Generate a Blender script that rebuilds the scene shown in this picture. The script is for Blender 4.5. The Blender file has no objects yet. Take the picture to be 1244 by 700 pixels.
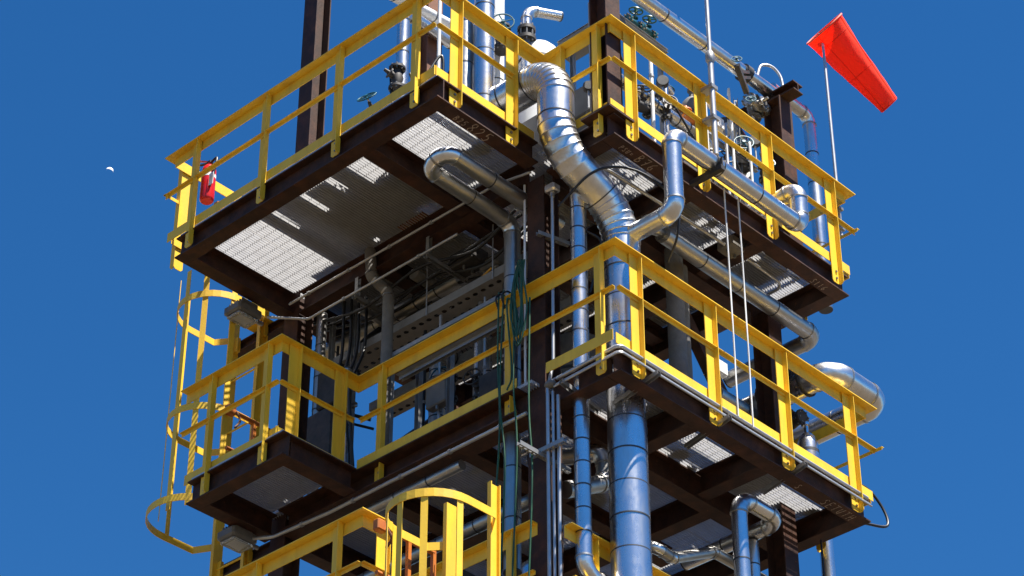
import bpy, math, random
from mathutils import Vector as V, Matrix

random.seed(7)
SC = bpy.context.scene
COL = SC.collection
PI = math.pi
rad = math.radians

# ------------------------------------------------------------------ camera
GROUND = -14.1                       # z = 0 is the hand rail of the middle platform
cam_d = bpy.data.cameras.new('camera')
cam = bpy.data.objects.new('camera', cam_d)
COL.objects.link(cam)
cam_d.lens = 36 * 3010.4 / 1244
cam_d.sensor_width = 36
cam_d.clip_start = 0.1
cam_d.clip_end = 30000
yaw, pitch = rad(43.256), rad(35.389)
fw = V((math.cos(pitch) * math.cos(yaw), math.cos(pitch) * math.sin(yaw), math.sin(pitch)))
rt = V((math.sin(yaw), -math.cos(yaw), 0))
up = rt.cross(fw)
m = Matrix((rt, up, -fw)).transposed().to_4x4()
m.translation = V((-12.887, -10.928, -12.508))
cam.matrix_world = m
SC.camera = cam

# ------------------------------------------------------------------ light
SUN_AZ, SUN_EL = rad(274), rad(68)
wd = bpy.data.worlds.new('World')
SC.world = wd
wd.use_nodes = True
nt = wd.node_tree
bg = nt.nodes['Background']
sky = nt.nodes.new('ShaderNodeTexSky')
sky.sky_type = 'NISHITA'
sky.sun_disc = False
sky.sun_elevation = SUN_EL
sky.sun_rotation = PI / 2 - SUN_AZ
sky.altitude = 0
sky.air_density = 1.0
sky.dust_density = 0.0
sky.ozone_density = 10.0
hs = nt.nodes.new('ShaderNodeHueSaturation')       # the photograph's deeper, polarised blue, the same all over the sky
hs.inputs['Saturation'].default_value = 1.19
nt.links.new(sky.outputs[0], hs.inputs['Color'])
nt.links.new(hs.outputs[0], bg.inputs[0])
bg.inputs[1].default_value = 0.051
sl = bpy.data.lights.new('sun', 'SUN')
sl.energy = 5.0
sl.angle = rad(0.53)
sl.color = (1.0, 0.95, 0.87)
sun = bpy.data.objects.new('sun', sl)
COL.objects.link(sun)
sd = V((math.cos(SUN_EL) * math.cos(SUN_AZ), math.cos(SUN_EL) * math.sin(SUN_AZ), math.sin(SUN_EL)))
sun.rotation_euler = sd.to_track_quat('Z', 'Y').to_euler()
SC.view_settings.view_transform = 'Standard'
SC.view_settings.look = 'None'
SC.view_settings.gamma = 1
SC.view_settings.exposure = 1.42

# ------------------------------------------------------------------ materials
MATS = {}
def mat(name, col, rough=0.5, metal=0.0, col2=None, nscale=4.0, bump=0.0, bscale=20.0, rvar=0.0,
        mix=(0.35, 0.7), spec=0.5, stretch=None, trans=0.0, alpha=1.0, emit=None):
    M = bpy.data.materials.new(name)
    M.use_nodes = True
    t = M.node_tree
    b = t.nodes['Principled BSDF']
    b.inputs['Base Color'].default_value = (*col, 1)
    b.inputs['Roughness'].default_value = rough
    b.inputs['Metallic'].default_value = metal
    b.inputs['Specular IOR Level'].default_value = spec
    co = t.nodes.new('ShaderNodeTexCoord')
    src = co.outputs['Object']
    if stretch:
        mp = t.nodes.new('ShaderNodeMapping')
        mp.inputs['Scale'].default_value = stretch
        t.links.new(src, mp.inputs[0])
        src = mp.outputs[0]
    if col2:
        n = t.nodes.new('ShaderNodeTexNoise')
        n.inputs['Scale'].default_value = nscale
        n.inputs['Detail'].default_value = 6
        n.inputs['Roughness'].default_value = 0.65
        t.links.new(src, n.inputs['Vector'])
        r = t.nodes.new('ShaderNodeValToRGB')
        r.color_ramp.elements[0].position = mix[0]
        r.color_ramp.elements[1].position = mix[1]
        r.color_ramp.elements[0].color = (*col, 1)
        r.color_ramp.elements[1].color = (*col2, 1)
        t.links.new(n.outputs['Fac'], r.inputs[0])
        t.links.new(r.outputs[0], b.inputs['Base Color'])
        if rvar:
            mr = t.nodes.new('ShaderNodeMapRange')
            mr.inputs[3].default_value = rough - rvar
            mr.inputs[4].default_value = rough + rvar
            t.links.new(n.outputs['Fac'], mr.inputs[0])
            t.links.new(mr.outputs[0], b.inputs['Roughness'])
    if bump:
        n2 = t.nodes.new('ShaderNodeTexNoise')
        n2.inputs['Scale'].default_value = bscale
        n2.inputs['Detail'].default_value = 4
        t.links.new(src, n2.inputs['Vector'])
        bp = t.nodes.new('ShaderNodeBump')
        bp.inputs['Strength'].default_value = bump
        bp.inputs['Distance'].default_value = 0.02
        t.links.new(n2.outputs['Fac'], bp.inputs['Height'])
        t.links.new(bp.outputs[0], b.inputs['Normal'])
    if trans:
        b.inputs['Transmission Weight'].default_value = trans
    if emit:
        b.inputs['Emission Color'].default_value = (*emit[:3], 1)
        b.inputs['Emission Strength'].default_value = emit[3]
    MATS[name] = M
    return M

mat('yellow', (0.90, 0.575, 0.038), 0.42, 0, (0.84, 0.51, 0.032), 3.0, 0.05, 40, 0.08)
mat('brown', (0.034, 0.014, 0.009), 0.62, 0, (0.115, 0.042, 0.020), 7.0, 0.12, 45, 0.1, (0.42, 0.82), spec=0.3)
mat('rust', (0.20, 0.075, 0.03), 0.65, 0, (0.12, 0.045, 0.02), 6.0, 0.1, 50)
mat('galv', (0.36, 0.36, 0.36), 0.45, 0.6, (0.28, 0.28, 0.28), 9.0)
mat('grating', (0.54, 0.54, 0.55), 0.45, 0.30, (0.44, 0.44, 0.45), 9.0)
mat('alu', (0.78, 0.78, 0.78), 0.26, 1.0, (0.70, 0.70, 0.71), 5.0, 0.06, 14, 0.06)
mat('alu_wrinkled', (0.78, 0.78, 0.78), 0.28, 1.0, (0.68, 0.68, 0.69), 8.0, 0.16, 22, 0.07)
mat('alu_dull', (0.50, 0.49, 0.47), 0.40, 1.0, (0.40, 0.39, 0.37), 6.0, 0.15, 14, 0.1)
mat('band', (0.07, 0.07, 0.075), 0.5, 0.5)
mat('conduit', (0.52, 0.52, 0.52), 0.40, 0.7, (0.42, 0.42, 0.42), 8)
mat('lagging', (0.20, 0.185, 0.165), 0.75, 0.0, (0.13, 0.12, 0.11), 8, 0.3, 25)
mat('white_metal', (0.80, 0.80, 0.79), 0.4, 0.0, (0.70, 0.70, 0.69), 4)
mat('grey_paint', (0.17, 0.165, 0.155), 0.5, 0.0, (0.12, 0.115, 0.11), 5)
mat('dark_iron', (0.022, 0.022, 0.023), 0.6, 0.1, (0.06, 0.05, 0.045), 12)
mat('black_rubber', (0.014, 0.014, 0.015), 0.45)
mat('green_hose', (0.008, 0.05, 0.02), 0.4, 0, (0.03, 0.11, 0.05), 9)
mat('teal_paint', (0.01, 0.09, 0.13), 0.35)
mat('red_paint', (0.62, 0.012, 0.012), 0.28)
mat('sock_red', (0.95, 0.045, 0.015), 0.7)
mat('sock_lining', (0.90, 0.12, 0.07), 0.7)
mat('orange_paint', (0.56, 0.17, 0.012), 0.5, 0, (0.40, 0.10, 0.02), 9)
mat('steel_bolt', (0.25, 0.24, 0.22), 0.5, 0.8)
mat('chalk', (0.42, 0.34, 0.28), 0.9, 0, (0.12, 0.07, 0.05), 60, mix=(0.5, 0.62))
mat('glass', (0.75, 0.78, 0.8), 0.12, 0, trans=0.75)
mat('moon', (0.9, 0.9, 0.9), 0.9)
mat('tag_white', (0.8, 0.8, 0.8), 0.6)
mat('ground', (0.066, 0.049, 0.029), 0.95, 0, (0.046, 0.034, 0.020), 0.4, 0.3, 6)
mat('tray', (0.27, 0.25, 0.225), 0.6, 0.1, (0.2, 0.185, 0.165), 6)
mat('rope', (0.62, 0.58, 0.50), 0.8)
mat('cable_yellow', (0.65, 0.32, 0.02), 0.5)
mat('blue_box', (0.05, 0.10, 0.22), 0.4)

def weather(name, spots, spot_scale, thr, grime, gscale, gthr=(.45, .75), stretch=(1, 1, 1), rough_to=None, amount=.6):
    """chips or stains (small, hard edged) and grime (large, soft, drawn out by rain) over a finished material"""
    t = MATS[name].node_tree; b = t.nodes['Principled BSDF']
    co = t.nodes.new('ShaderNodeNewGeometry')
    def layer(scale, lo, hi, st):
        mp = t.nodes.new('ShaderNodeMapping'); mp.inputs['Scale'].default_value = st
        t.links.new(co.outputs['Position'], mp.inputs[0])
        n = t.nodes.new('ShaderNodeTexNoise'); n.inputs['Scale'].default_value = scale; n.inputs['Detail'].default_value = 7; n.inputs['Roughness'].default_value = .7
        t.links.new(mp.outputs[0], n.inputs['Vector'])
        r = t.nodes.new('ShaderNodeMapRange'); r.inputs[1].default_value = lo; r.inputs[2].default_value = hi
        t.links.new(n.outputs['Fac'], r.inputs[0]); return r.outputs[0]
    src = b.inputs['Base Color'].links[0].from_socket
    f = layer(gscale, gthr[0], gthr[1], stretch)
    mu = t.nodes.new('ShaderNodeMath'); mu.operation = 'MULTIPLY'; mu.inputs[1].default_value = amount; t.links.new(f, mu.inputs[0])
    for fac, colr in ((mu.outputs[0], grime), (layer(spot_scale, thr, thr + .03, (1, 1, 1)), spots)):
        mx = t.nodes.new('ShaderNodeMix'); mx.data_type = 'RGBA'
        t.links.new(fac, mx.inputs[0]); t.links.new(src, mx.inputs[6]); mx.inputs[7].default_value = (*colr, 1)
        src = mx.outputs[2]
    t.links.new(src, b.inputs['Base Color'])
    if rough_to is not None:
        mr = t.nodes.new('ShaderNodeMapRange'); mr.inputs[3].default_value = b.inputs['Roughness'].default_value; mr.inputs[4].default_value = rough_to
        t.links.new(f, mr.inputs[0]); t.links.new(mr.outputs[0], b.inputs['Roughness'])
weather('yellow', (.16, .065, .02), 17, .70, (.54, .30, .035), 3.2, (.46, .74), (1.6, 1.6, .35), .6, .55)
weather('alu', (.52, .50, .46), 20, .74, (.46, .45, .43), 2.6, (.46, .72), (1.5, 1.5, .4), .42, .75)
weather('alu_wrinkled', (.48, .46, .43), 20, .74, (.48, .46, .43), 4.0, (.48, .72), (1, 1, 1), .42, .7)
weather('brown', (.17, .065, .028), 15, .66, (.062, .036, .026), 2.2, (.42, .7), (1.5, 1.5, .4), .75, .7)

# ------------------------------------------------------------------ mesh helpers
class MB:
    def __init__(s):
        s.v = []; s.f = []
    def add(s, vs, fs):
        o = len(s.v)
        s.v += [tuple(p) for p in vs]
        s.f += [tuple(i + o for i in f) for f in fs]
        return s
    def box(s, x0, x1, y0, y1, z0, z1):
        if x0 > x1: x0, x1 = x1, x0
        if y0 > y1: y0, y1 = y1, y0
        if z0 > z1: z0, z1 = z1, z0
        return s.add([(x0, y0, z0), (x1, y0, z0), (x1, y1, z0), (x0, y1, z0), (x0, y0, z1), (x1, y0, z1), (x1, y1, z1), (x0, y1, z1)],
                     [(0, 3, 2, 1), (4, 5, 6, 7), (0, 1, 5, 4), (1, 2, 6, 5), (2, 3, 7, 6), (3, 0, 4, 7)])
    def bev(s, x0, x1, y0, y1, z0, z1, b=0.01):
        """a box with its vertical and horizontal edges chamfered"""
        vs = []
        for (zz, ins) in ((z0, b), (z0 + b, 0), (z1 - b, 0), (z1, b)):
            X0, X1, Y0, Y1 = x0 + ins, x1 - ins, y0 + ins, y1 - ins
            vs += [(X0 + b, Y0, zz), (X1 - b, Y0, zz), (X1, Y0 + b, zz), (X1, Y1 - b, zz), (X1 - b, Y1, zz), (X0 + b, Y1, zz), (X0, Y1 - b, zz), (X0, Y0 + b, zz)]
        fs = [tuple(range(7, -1, -1)), tuple(range(24, 32))]
        for k in range(3):
            for i in range(8):
                j = (i + 1) % 8
                fs.append((k * 8 + i, k * 8 + j, k * 8 + 8 + j, k * 8 + 8 + i))
        return s.add(vs, fs)
    def ext(s, prof, p0, p1, ux, uy, m0=0, m1=0):
        """extrude a 2-D polygon (in axes ux, uy) from p0 to p1; m0, m1 mitre the ends (1 outer corner, -1 inner corner)"""
        p0, p1, ux, uy = V(p0), V(p1), V(ux), V(uy)
        n = len(prof); t = (p1 - p0).normalized()
        vs = [p0 + ux * a + uy * b - t * (m0 * a) for a, b in prof] + [p1 + ux * a + uy * b + t * (m1 * a) for a, b in prof]
        fs = [(i, (i + 1) % n, n + (i + 1) % n, n + i) for i in range(n)]
        fs += [tuple(range(n - 1, -1, -1)), tuple(range(n, 2 * n))]
        return s.add(vs, fs)
    def bar(s, p0, p1, w, h, upv=(0, 0, 1)):
        p0, p1 = V(p0), V(p1)
        d = (p1 - p0).normalized()
        u = V(upv)
        if abs(d.dot(u)) > 0.98: u = V((1, 0, 0))
        sx = d.cross(u).normalized(); sy = sx.cross(d).normalized()
        return s.ext([(-w / 2, -h / 2), (w / 2, -h / 2), (w / 2, h / 2), (-w / 2, h / 2)], p0, p1, sx, sy)
    def rings(s, pts, rs, n=12, cap0=True, cap1=True, tang=None):
        pts = [V(p) for p in pts]
        m_ = len(pts)
        if not hasattr(rs, '__len__'): rs = [rs] * m_
        if tang is None:
            tang = []
            for i in range(m_):
                a = pts[max(i - 1, 0)]; b = pts[min(i + 1, m_ - 1)]
                d = (b - a)
                if d.length < 1e-9: d = tang[-1] if tang else V((0, 0, 1))
                tang.append(d.normalized())
        t0 = tang[0]
        u = V((0, 0, 1)) if abs(t0.z) < 0.9 else V((1, 0, 0))
        nrm = (u - t0 * u.dot(t0)).normalized()
        vs = []
        for i in range(m_):
            t_ = tang[i]
            nrm = (nrm - t_ * nrm.dot(t_)).normalized()
            bn = t_.cross(nrm)
            for k in range(n):
                a = 2 * PI * k / n
                vs.append(pts[i] + (nrm * math.cos(a) + bn * math.sin(a)) * rs[i])
        fs = []
        for i in range(m_ - 1):
            for k in range(n):
                j = (k + 1) % n
                fs.append((i * n + k, i * n + j, (i + 1) * n + j, (i + 1) * n + k))
        if cap0: fs.append(tuple(range(n - 1, -1, -1)))
        if cap1: fs.append(tuple(range((m_ - 1) * n, m_ * n)))
        return s.add(vs, fs)
    def cyl(s, p0, p1, r, r1=None, n=12):
        return s.rings([p0, p1], [r, r if r1 is None else r1], n)
    def torus(s, c, axis, R, r, n=20, k=6):
        c, axis = V(c), V(axis).normalized()
        u = axis.cross(V((0, 0, 1)) if abs(axis.z) < 0.9 else V((1, 0, 0))).normalized()
        w = axis.cross(u)
        vs = []; fs = []
        for i in range(n):
            a = 2 * PI * i / n
            d = u * math.cos(a) + w * math.sin(a)
            for j in range(k):
                b = 2 * PI * j / k
                vs.append(c + d * (R + r * math.cos(b)) + axis * (r * math.sin(b)))
        for i in range(n):
            for j in range(k):
                fs.append((i * k + j, ((i + 1) % n) * k + j, ((i + 1) % n) * k + (j + 1) % k, i * k + (j + 1) % k))
        return s.add(vs, fs)
    def ball(s, c, r, sc=(1, 1, 1), n=12, m_=8):
        c = V(c)
        vs = [c + V((0, 0, r * sc[2]))]
        for i in range(1, m_):
            th = PI * i / m_
            for k in range(n):
                a = 2 * PI * k / n
                vs.append(c + V((r * sc[0] * math.sin(th) * math.cos(a), r * sc[1] * math.sin(th) * math.sin(a), r * sc[2] * math.cos(th))))
        vs.append(c - V((0, 0, r * sc[2])))
        fs = [(0, 1 + k, 1 + (k + 1) % n) for k in range(n)]
        for i in range(m_ - 2):
            for k in range(n):
                j = (k + 1) % n
                fs.append((1 + i * n + k, 1 + (i + 1) * n + k, 1 + (i + 1) * n + j, 1 + i * n + j))
        L = len(vs) - 1; b = 1 + (m_ - 2) * n
        fs += [(L, b + (k + 1) % n, b + k) for k in range(n)]
        return s.add(vs, fs)
    def build(s, name, material, parent=None, smooth=None):
        me = bpy.data.meshes.new(name)
        c = V((0, 0, 0))
        vs = [V(p) for p in s.v]
        lo = V((min(p.x for p in vs), min(p.y for p in vs), min(p.z for p in vs)))
        hi = V((max(p.x for p in vs), max(p.y for p in vs), max(p.z for p in vs)))
        c = (lo + hi) / 2
        if parent is None: c.z = lo.z
        me.from_pydata([tuple(p - c) for p in vs], [], s.f)
        me.validate()
        me.materials.append(MATS[material])
        o = bpy.data.objects.new(name, me)
        COL.objects.link(o)
        if smooth:
            me.polygons.foreach_set('use_smooth', [True] * len(me.polygons))
            me.set_sharp_from_angle(angle=rad(smooth))
        o.location = c - (wloc(parent) if parent else V((0, 0, 0)))
        o['_w'] = tuple(c)
        if parent: o.parent = parent
        return o

def wloc(o):
    return V(o['_w'])
def tag(o, label, cat, group=None):
    o['label'] = label; o['category'] = cat
    if group: o['group'] = group
    return o
def thing(name, loc, label, cat, group=None):
    o = bpy.data.objects.new(name, None)
    COL.objects.link(o)
    o.location = loc; o['_w'] = tuple(loc); o.empty_display_size = 0.1
    return tag(o, label, cat, group)
def struct(o):
    o['kind'] = 'structure'; return o

def isec(w, d, tw=0.012, tf=0.014):
    """I section centred on its axis, polygon in (across, up)"""
    a, b, t = w / 2, d / 2, tw / 2
    return [(-a, -b), (a, -b), (a, -b + tf), (t, -b + tf), (t, b - tf), (a, b - tf), (a, b), (-a, b), (-a, b - tf), (-t, b - tf), (-t, -b + tf), (-a, -b + tf)]

XX, YY, ZZ = V((1, 0, 0)), V((0, 1, 0)), V((0, 0, 1))

# ------------------------------------------------------------------ ground (below the picture)
g = MB(); S = 6000
g.add([(-S, -S, GROUND), (S, -S, GROUND), (S, S, GROUND), (-S, S, GROUND)], [(0, 1, 2, 3)])
struct(g.build('ground', 'ground'))

# ------------------------------------------------------------------ steel columns
def column(x, y, z0, z1, label, w=0.2, d=0.2, axis='x', material='brown', cap=False):
    t = thing('steel_column', (x, y, z0), label, 'column', 'brown steel columns of the tower')
    b = MB()
    if axis == 'x': b.ext(isec(w, d), (x, y, z0), (x, y, z1), XX, YY)
    else: b.ext(isec(w, d), (x, y, z0), (x, y, z1), YY, XX)
    b.build('shaft', material, t)
    MB().box(x - .17, x + .17, y - .17, y + .17, z0 - .025, z0 - .001).build('base_plate', material, t)
    if cap: MB().box(x - .16, x + .16, y - .16, y + .16, z1 + .001, z1 + .02).build('cap_plate', material, t)
    return t
GB = GROUND + 0.03
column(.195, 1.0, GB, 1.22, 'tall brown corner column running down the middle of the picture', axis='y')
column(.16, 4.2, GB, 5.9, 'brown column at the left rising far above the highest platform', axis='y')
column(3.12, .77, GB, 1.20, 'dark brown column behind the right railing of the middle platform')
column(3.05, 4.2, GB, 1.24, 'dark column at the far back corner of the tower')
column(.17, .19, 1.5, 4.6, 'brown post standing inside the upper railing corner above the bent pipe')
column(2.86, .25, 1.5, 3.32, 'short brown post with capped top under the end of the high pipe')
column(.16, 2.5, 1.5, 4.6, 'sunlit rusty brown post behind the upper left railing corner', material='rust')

# ------------------------------------------------------------------ platforms
def grating_panel(parent, x0, x1, y0, y1, zt, holes=()):
    b = MB()
    n = int(round((y1 - y0 - .012) / .03))
    dy = (y1 - y0 - .012) / n
    def spans(a0, a1, cuts):
        out = [(a0, a1)]
        for c0, c1 in cuts:
            nx = []
            for s0, s1 in out:
                if c1 <= s0 or c0 >= s1: nx.append((s0, s1)); continue
                if c0 > s0: nx.append((s0, c0))
                if c1 < s1: nx.append((c1, s1))
            out = nx
        return out
    for i in range(n + 1):
        y = y0 + .006 + i * dy
        cuts = []
        for hx, hy, hr in holes:
            q = hr * hr - (y - hy) ** 2
            if q > 0: cuts.append((hx - q ** .5, hx + q ** .5))
        for s0, s1 in spans(x0, x1, cuts):
            b.box(s0, s1, y - .0024, y + .0024, zt - .032, zt)
    k = int((x1 - x0) / .1)
    for i in range(k):
        x = x0 + .05 + i * .1
        cuts = []
        for hx, hy, hr in holes:
            q = hr * hr - (x - hx) ** 2
            if q > 0: cuts.append((hy - q ** .5, hy + q ** .5))
        for s0, s1 in spans(y0 + .004, y1 - .004, cuts):
            b.box(x - .003, x + .003, s0, s1, zt - .0085, zt - .0015)
    for xe in (x0, x1):
        b.box(xe - .0025, xe + .0025, y0 + .002, y1 - .002, zt - .031, zt - .001)
    return b.build('grating_panel', 'grating', parent)

def beamx(parent, x0, x1, y, zt, w=.15, d=.235, name='beam', material='brown'):
    return MB().ext(isec(w, d), (x0, y, zt - d / 2), (x1, y, zt - d / 2), YY, ZZ).build(name, material, parent)
def beamy(parent, y0, y1, x, zt, w=.15, d=.235, name='beam', material='brown'):
    return MB().ext(isec(w, d), (x, y0, zt - d / 2), (x, y1, zt - d / 2), XX, ZZ).build(name, material, parent)

def panels(parent, x0, x1, y0, y1, zt, pw=.62, holes=()):
    n = max(1, int(round((y1 - y0) / pw)))
    w = (y1 - y0) / n
    for i in range(n):
        a, b_ = y0 + i * w + .004, y0 + (i + 1) * w - .004
        hs = [h for h in holes if a - h[2] < h[1] < b_ + h[2] and x0 - h[2] < h[0] < x1 + h[2]]
        grating_panel(parent, x0, x1, a, b_, zt, hs)

PA = (.58, .42)         # the big duct's lower axis
PB = (.22, .61)         # the slimmer pipe next to it

# upper platform: deck at 1.5
ZT = 1.5; BT = ZT - .034
up_ = thing('upper_platform', (1.2, 2.0, 1.22), 'highest steel platform with brown beams and grating lit through from above', 'platform')
beamy(up_, .83, 4.31, -1.255, BT)
beamx(up_, -1.178, -.05, .905, BT)
beamx(up_, -1.178, .055, 4.235, BT)
beamx(up_, -1.178, .055, 1.83, BT)
beamy(up_, 1.105, 4.095, .13, BT, w=.15, d=.26, name='main_beam')
beamx(up_, .10, 3.52, .13, BT)
beamy(up_, .21, .87, .175, BT)
beamy(up_, .207, .89, 3.445, BT)
beamy(up_, .207, .89, 1.25, BT)
beamy(up_, .207, .89, 2.3, BT)
beamx(up_, .30, 3.44, .97, BT, name='main_beam', d=.26)
beamx(up_, .265, 2.94, 4.2, BT, name='main_beam', d=.26)
beamy(up_, 1.075, 4.095, 3.05, BT, name='main_beam', d=.26)
for x in (1.3, 2.4): beamy(up_, 1.05, 4.12, x, BT)
for y in (2.0, 3.1):
    beamx(up_, .21, 1.22, y, BT, d=.16); beamx(up_, 1.38, 2.32, y, BT, d=.16); beamx(up_, 2.48, 2.97, y, BT, d=.16)
panels(up_, -1.31, .07, .86, 4.28, ZT)
panels(up_, .12, 3.5, .08, .94, ZT, .43)
panels(up_, .09, 3.1, .96, 4.27, ZT)

# middle platform: deck at -1.0
ZT = -1.0; BT = ZT - .034
mi = thing('middle_platform', (1.2, 2.0, -1.3), 'steel platform at mid height pierced by the big silver duct at its corner', 'platform')
beamy(mi, 3.05, 4.325, -.855, BT)
beamx(mi, -.778, -.052, 3.125, BT)
beamx(mi, -.778, .02, 4.25, BT)
beamy(mi, 1.105, 4.095, .10, BT, w=.28, d=.24, name='main_beam')
beamx(mi, .09, 3.52, .13, BT)
beamy(mi, .21, .865, .165, BT)
beamy(mi, .207, .89, 3.445, BT)
beamy(mi, .207, .89, 1.18, BT)
beamy(mi, .207, .89, 2.14, BT)
beamx(mi, .30, 3.44, .97, BT, name='main_beam', d=.26)
beamx(mi, .265, 2.94, 4.2, BT, name='main_beam', d=.26)
beamy(mi, 1.05, 4.27, 3.445, BT, name='main_beam', d=.26)
for x in (1.3, 2.4): beamy(mi, 1.05, 4.12, x, BT)
for y in (2.0, 3.1):
    beamx(mi, .25, 1.22, y, BT, d=.16); beamx(mi, 1.38, 2.32, y, BT, d=.16); beamx(mi, 2.48, 2.97, y, BT, d=.16)
HB = ((PA[0], PA[1], .215), (PB[0], PB[1], .11))
panels(mi, -.91, -.045, 3.08, 4.3, ZT)
panels(mi, .11, 3.5, .08, .94, ZT, .43, HB)
panels(mi, .0, 3.5, .96, 4.27, ZT, .62, ((.22, 1.4, .1),))

# lower platform: deck at -3.6 (its rails and ladder heads reach into the picture)
ZT = -3.6; BT = ZT - .034
lo = thing('lower_platform', (1.2, 2.0, -3.9), 'lowest platform whose yellow rails show along the bottom edge', 'platform')
beamy(lo, 1.5, 4.325, -1.155, BT)
beamx(lo, -1.078, -.04, 1.575, BT)
beamx(lo, -1.078, -.04, 4.25, BT)
beamy(lo, 1.105, 4.095, .10, BT, w=.28, d=.24, name='main_beam')
beamx(lo, .30, 3.44, .97, BT, name='main_beam', d=.26)
beamx(lo, .265, 2.94, 4.2, BT, name='main_beam', d=.26)
beamy(lo, 1.075, 4.095, 3.05, BT, name='main_beam', d=.26)
panels(lo, -1.2, -.045, 1.52, 4.3, ZT)
panels(lo, -.0, 3.1, .58, 4.27, ZT, .62, ((PA[0], PA[1], .2), (.22, 1.4, .1)))
# ground-level framing keeps the tower standing below the picture
for zt in (-6.2, -8.8, -11.4):
    pf = thing('tower_frame', (1.8, 2.6, zt - .26), {-6.2: 'ring of brown beams next below the lowest platform', -8.8: 'ring of brown beams halfway down the tower legs', -11.4: 'ring of brown beams nearest the ground'}[zt], 'frame', 'beam rings below the picture')
    beamx(pf, .30, 3.44, .97, zt, d=.26); beamx(pf, .265, 2.94, 4.2, zt, d=.26)
    beamy(pf, 1.105, 4.095, .16, zt, d=.26); beamy(pf, 1.075, 4.095, 3.05, zt, d=.26)

# ------------------------------------------------------------------ hand rails
def rail_run(label, p0, p1, nrm, zr, posts, mid=None, toe=None, side=1, mid_gap=None, mit=(0, 0), toe_n=-.062):
    """yellow guard rail from p0 to p1 (xy of the outer lip); nrm = outward normal; posts at distances from p0; side: end the post's outstanding leg is on"""
    p0 = V((*p0, zr)); p1 = V((*p1, zr))
    n = V((*nrm, 0)); t = (p1 - p0).normalized(); L = (p1 - p0).length
    c = (p0 + p1) / 2
    th = thing('guard_rail', (c.x, c.y, zr - 1.26), label, 'railing', 'yellow guard rails of the platforms')
    prof = [(.015, 0), (.015, -.009), (-.062, -.009), (-.062, -.112), (-.071, -.112), (-.071, 0)]
    MB().ext(prof, p0, p1, n, ZZ, *mit).build('top_rail', 'yellow', th)
    m0, m1 = mid if mid else (0.0, L)
    mp = [(-.004, -.455), (-.039, -.455), (-.039, -.490), (-.034, -.490), (-.034, -.460), (-.004, -.460)]
    for a, b_ in ([(m0, m1)] if not mid_gap else [(m0, mid_gap[0]), (mid_gap[1], m1)]):
        if b_ > a: MB().ext(mp, p0 + t * a, p0 + t * b_, n, ZZ).build('mid_rail', 'yellow', th)
    for a, b_ in (toe if toe else [(0.02, L - .02)]):
        MB().ext([(toe_n, -1.015), (toe_n - .006, -1.015), (toe_n - .006, -.91), (toe_n, -.91)], p0 + t * a, p0 + t * b_, n, ZZ).build('toe_plate', 'yellow', th)
    for d in posts:
        q = p0 + t * d
        s = t * side
        # an angle: wide leg across the beam, narrow leg standing outwards, corners cut at the foot
        b = MB()
        w = .110; zt_, zb = -.009, -1.255
        def sheet(o, ax, wid, th_, nn, cut0=.022, cut1=.022):
            pr = [(0, zt_), (0, zb + cut0), (cut0, zb), (wid - cut1, zb), (wid, zb + cut1), (wid, zt_)]
            k = len(pr)
            vs = [o + ax * a + ZZ * z_ for a, z_ in pr] + [o + ax * a + ZZ * z_ + nn * th_ for a, z_ in pr]
            fs = [tuple(range(k)), tuple(range(2 * k - 1, k - 1, -1))] + [(i, k + i, k + (i + 1) % k, (i + 1) % k) for i in range(k)]
            b.add(vs, fs)
        sheet(q - s * w / 2 - n * .052, s, w, .008, n)
        sheet(q + s * (w / 2 - .008) - n * .0445, n, .050, .007, s, 0.003, .02)
        po = b.build('post', 'yellow', th)
        for zz in (-1.12, -1.20):
            bc = q + ZZ * zz + s * .006
            MB().cyl(bc - n * .044, bc - n * .032, .013, n=6).build('bolt', 'steel_bolt', po)
    return th

ZR = 2.53
rail_run('long yellow railing along the left side of the highest platform, fire extinguisher at its end', (-1.37, .823), (-1.37, 4.53), (-1, 0), ZR, [.30, 1.30, 2.30, 3.30], side=-1, mid=(.04, 3.71), toe=[(.05, 3.66)], mit=(1, 1))
rail_run('short yellow railing above the chalk number on the highest platform', (-1.372, .823), (.03, .823), (0, -1), ZR, [.28, 1.0], mid=(.05, 1.02), toe=[(.05, 1.33)], mit=(1, -1))
rail_run('stub of yellow railing behind the top bend of the big duct', (.03, .0), (.03, .823), (-1, 0), ZR, [.22, .66], side=-1, mid=(.04, .5), toe=[(.06, .80)], mit=(1, -1))
rail_run('long yellow railing along the right side of the highest platform', (.03, .0), (3.682, .0), (0, -1), ZR, [.28, 1.28, 2.28, 3.28], mid=(.04, 3.66), toe=[(.04, 3.55)], mit=(1, 1))
rail_run('end railing of the highest platform under the windsock', (3.682, .0), (3.682, 1.0), (1, 0), ZR, [.7], mid=(-.03, .95), toe=[(.1, .95)], mit=(1, 0))
rail_run('end railing of the highest platform behind the fire extinguisher', (-1.37, 4.53), (-.45, 4.53), (0, 1), ZR, [.22], side=-1, mid=(.0, .3), toe=[(.1, .4)], mit=(1, 0))
ZR = 0
rail_run('yellow railing of the small left balcony facing left at mid height', (-.95, 3.13), (-.95, 4.5), (-1, 0), ZR, [.22, .98], side=-1, mid=(.04, 1.36), toe=[(.05, 1.3)], mit=(1, 0))
rail_run('short yellow railing of the left balcony facing the camera', (-.95, 3.13), (.0, 3.13), (0, -1), ZR, [.20, .76], mid=(.04, .94), toe=[(.05, .93)], mit=(1, -1))
rail_run('yellow railing of the middle platform crossed by the green hoses', (.0, .0), (.0, 3.13), (-1, 0), ZR, [.23, 1.27, 2.86], side=-1, mid=(.05, 3.12), toe=[(.05, .80), (1.14, 3.1)], mit=(1, -1), toe_n=.006)
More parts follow.
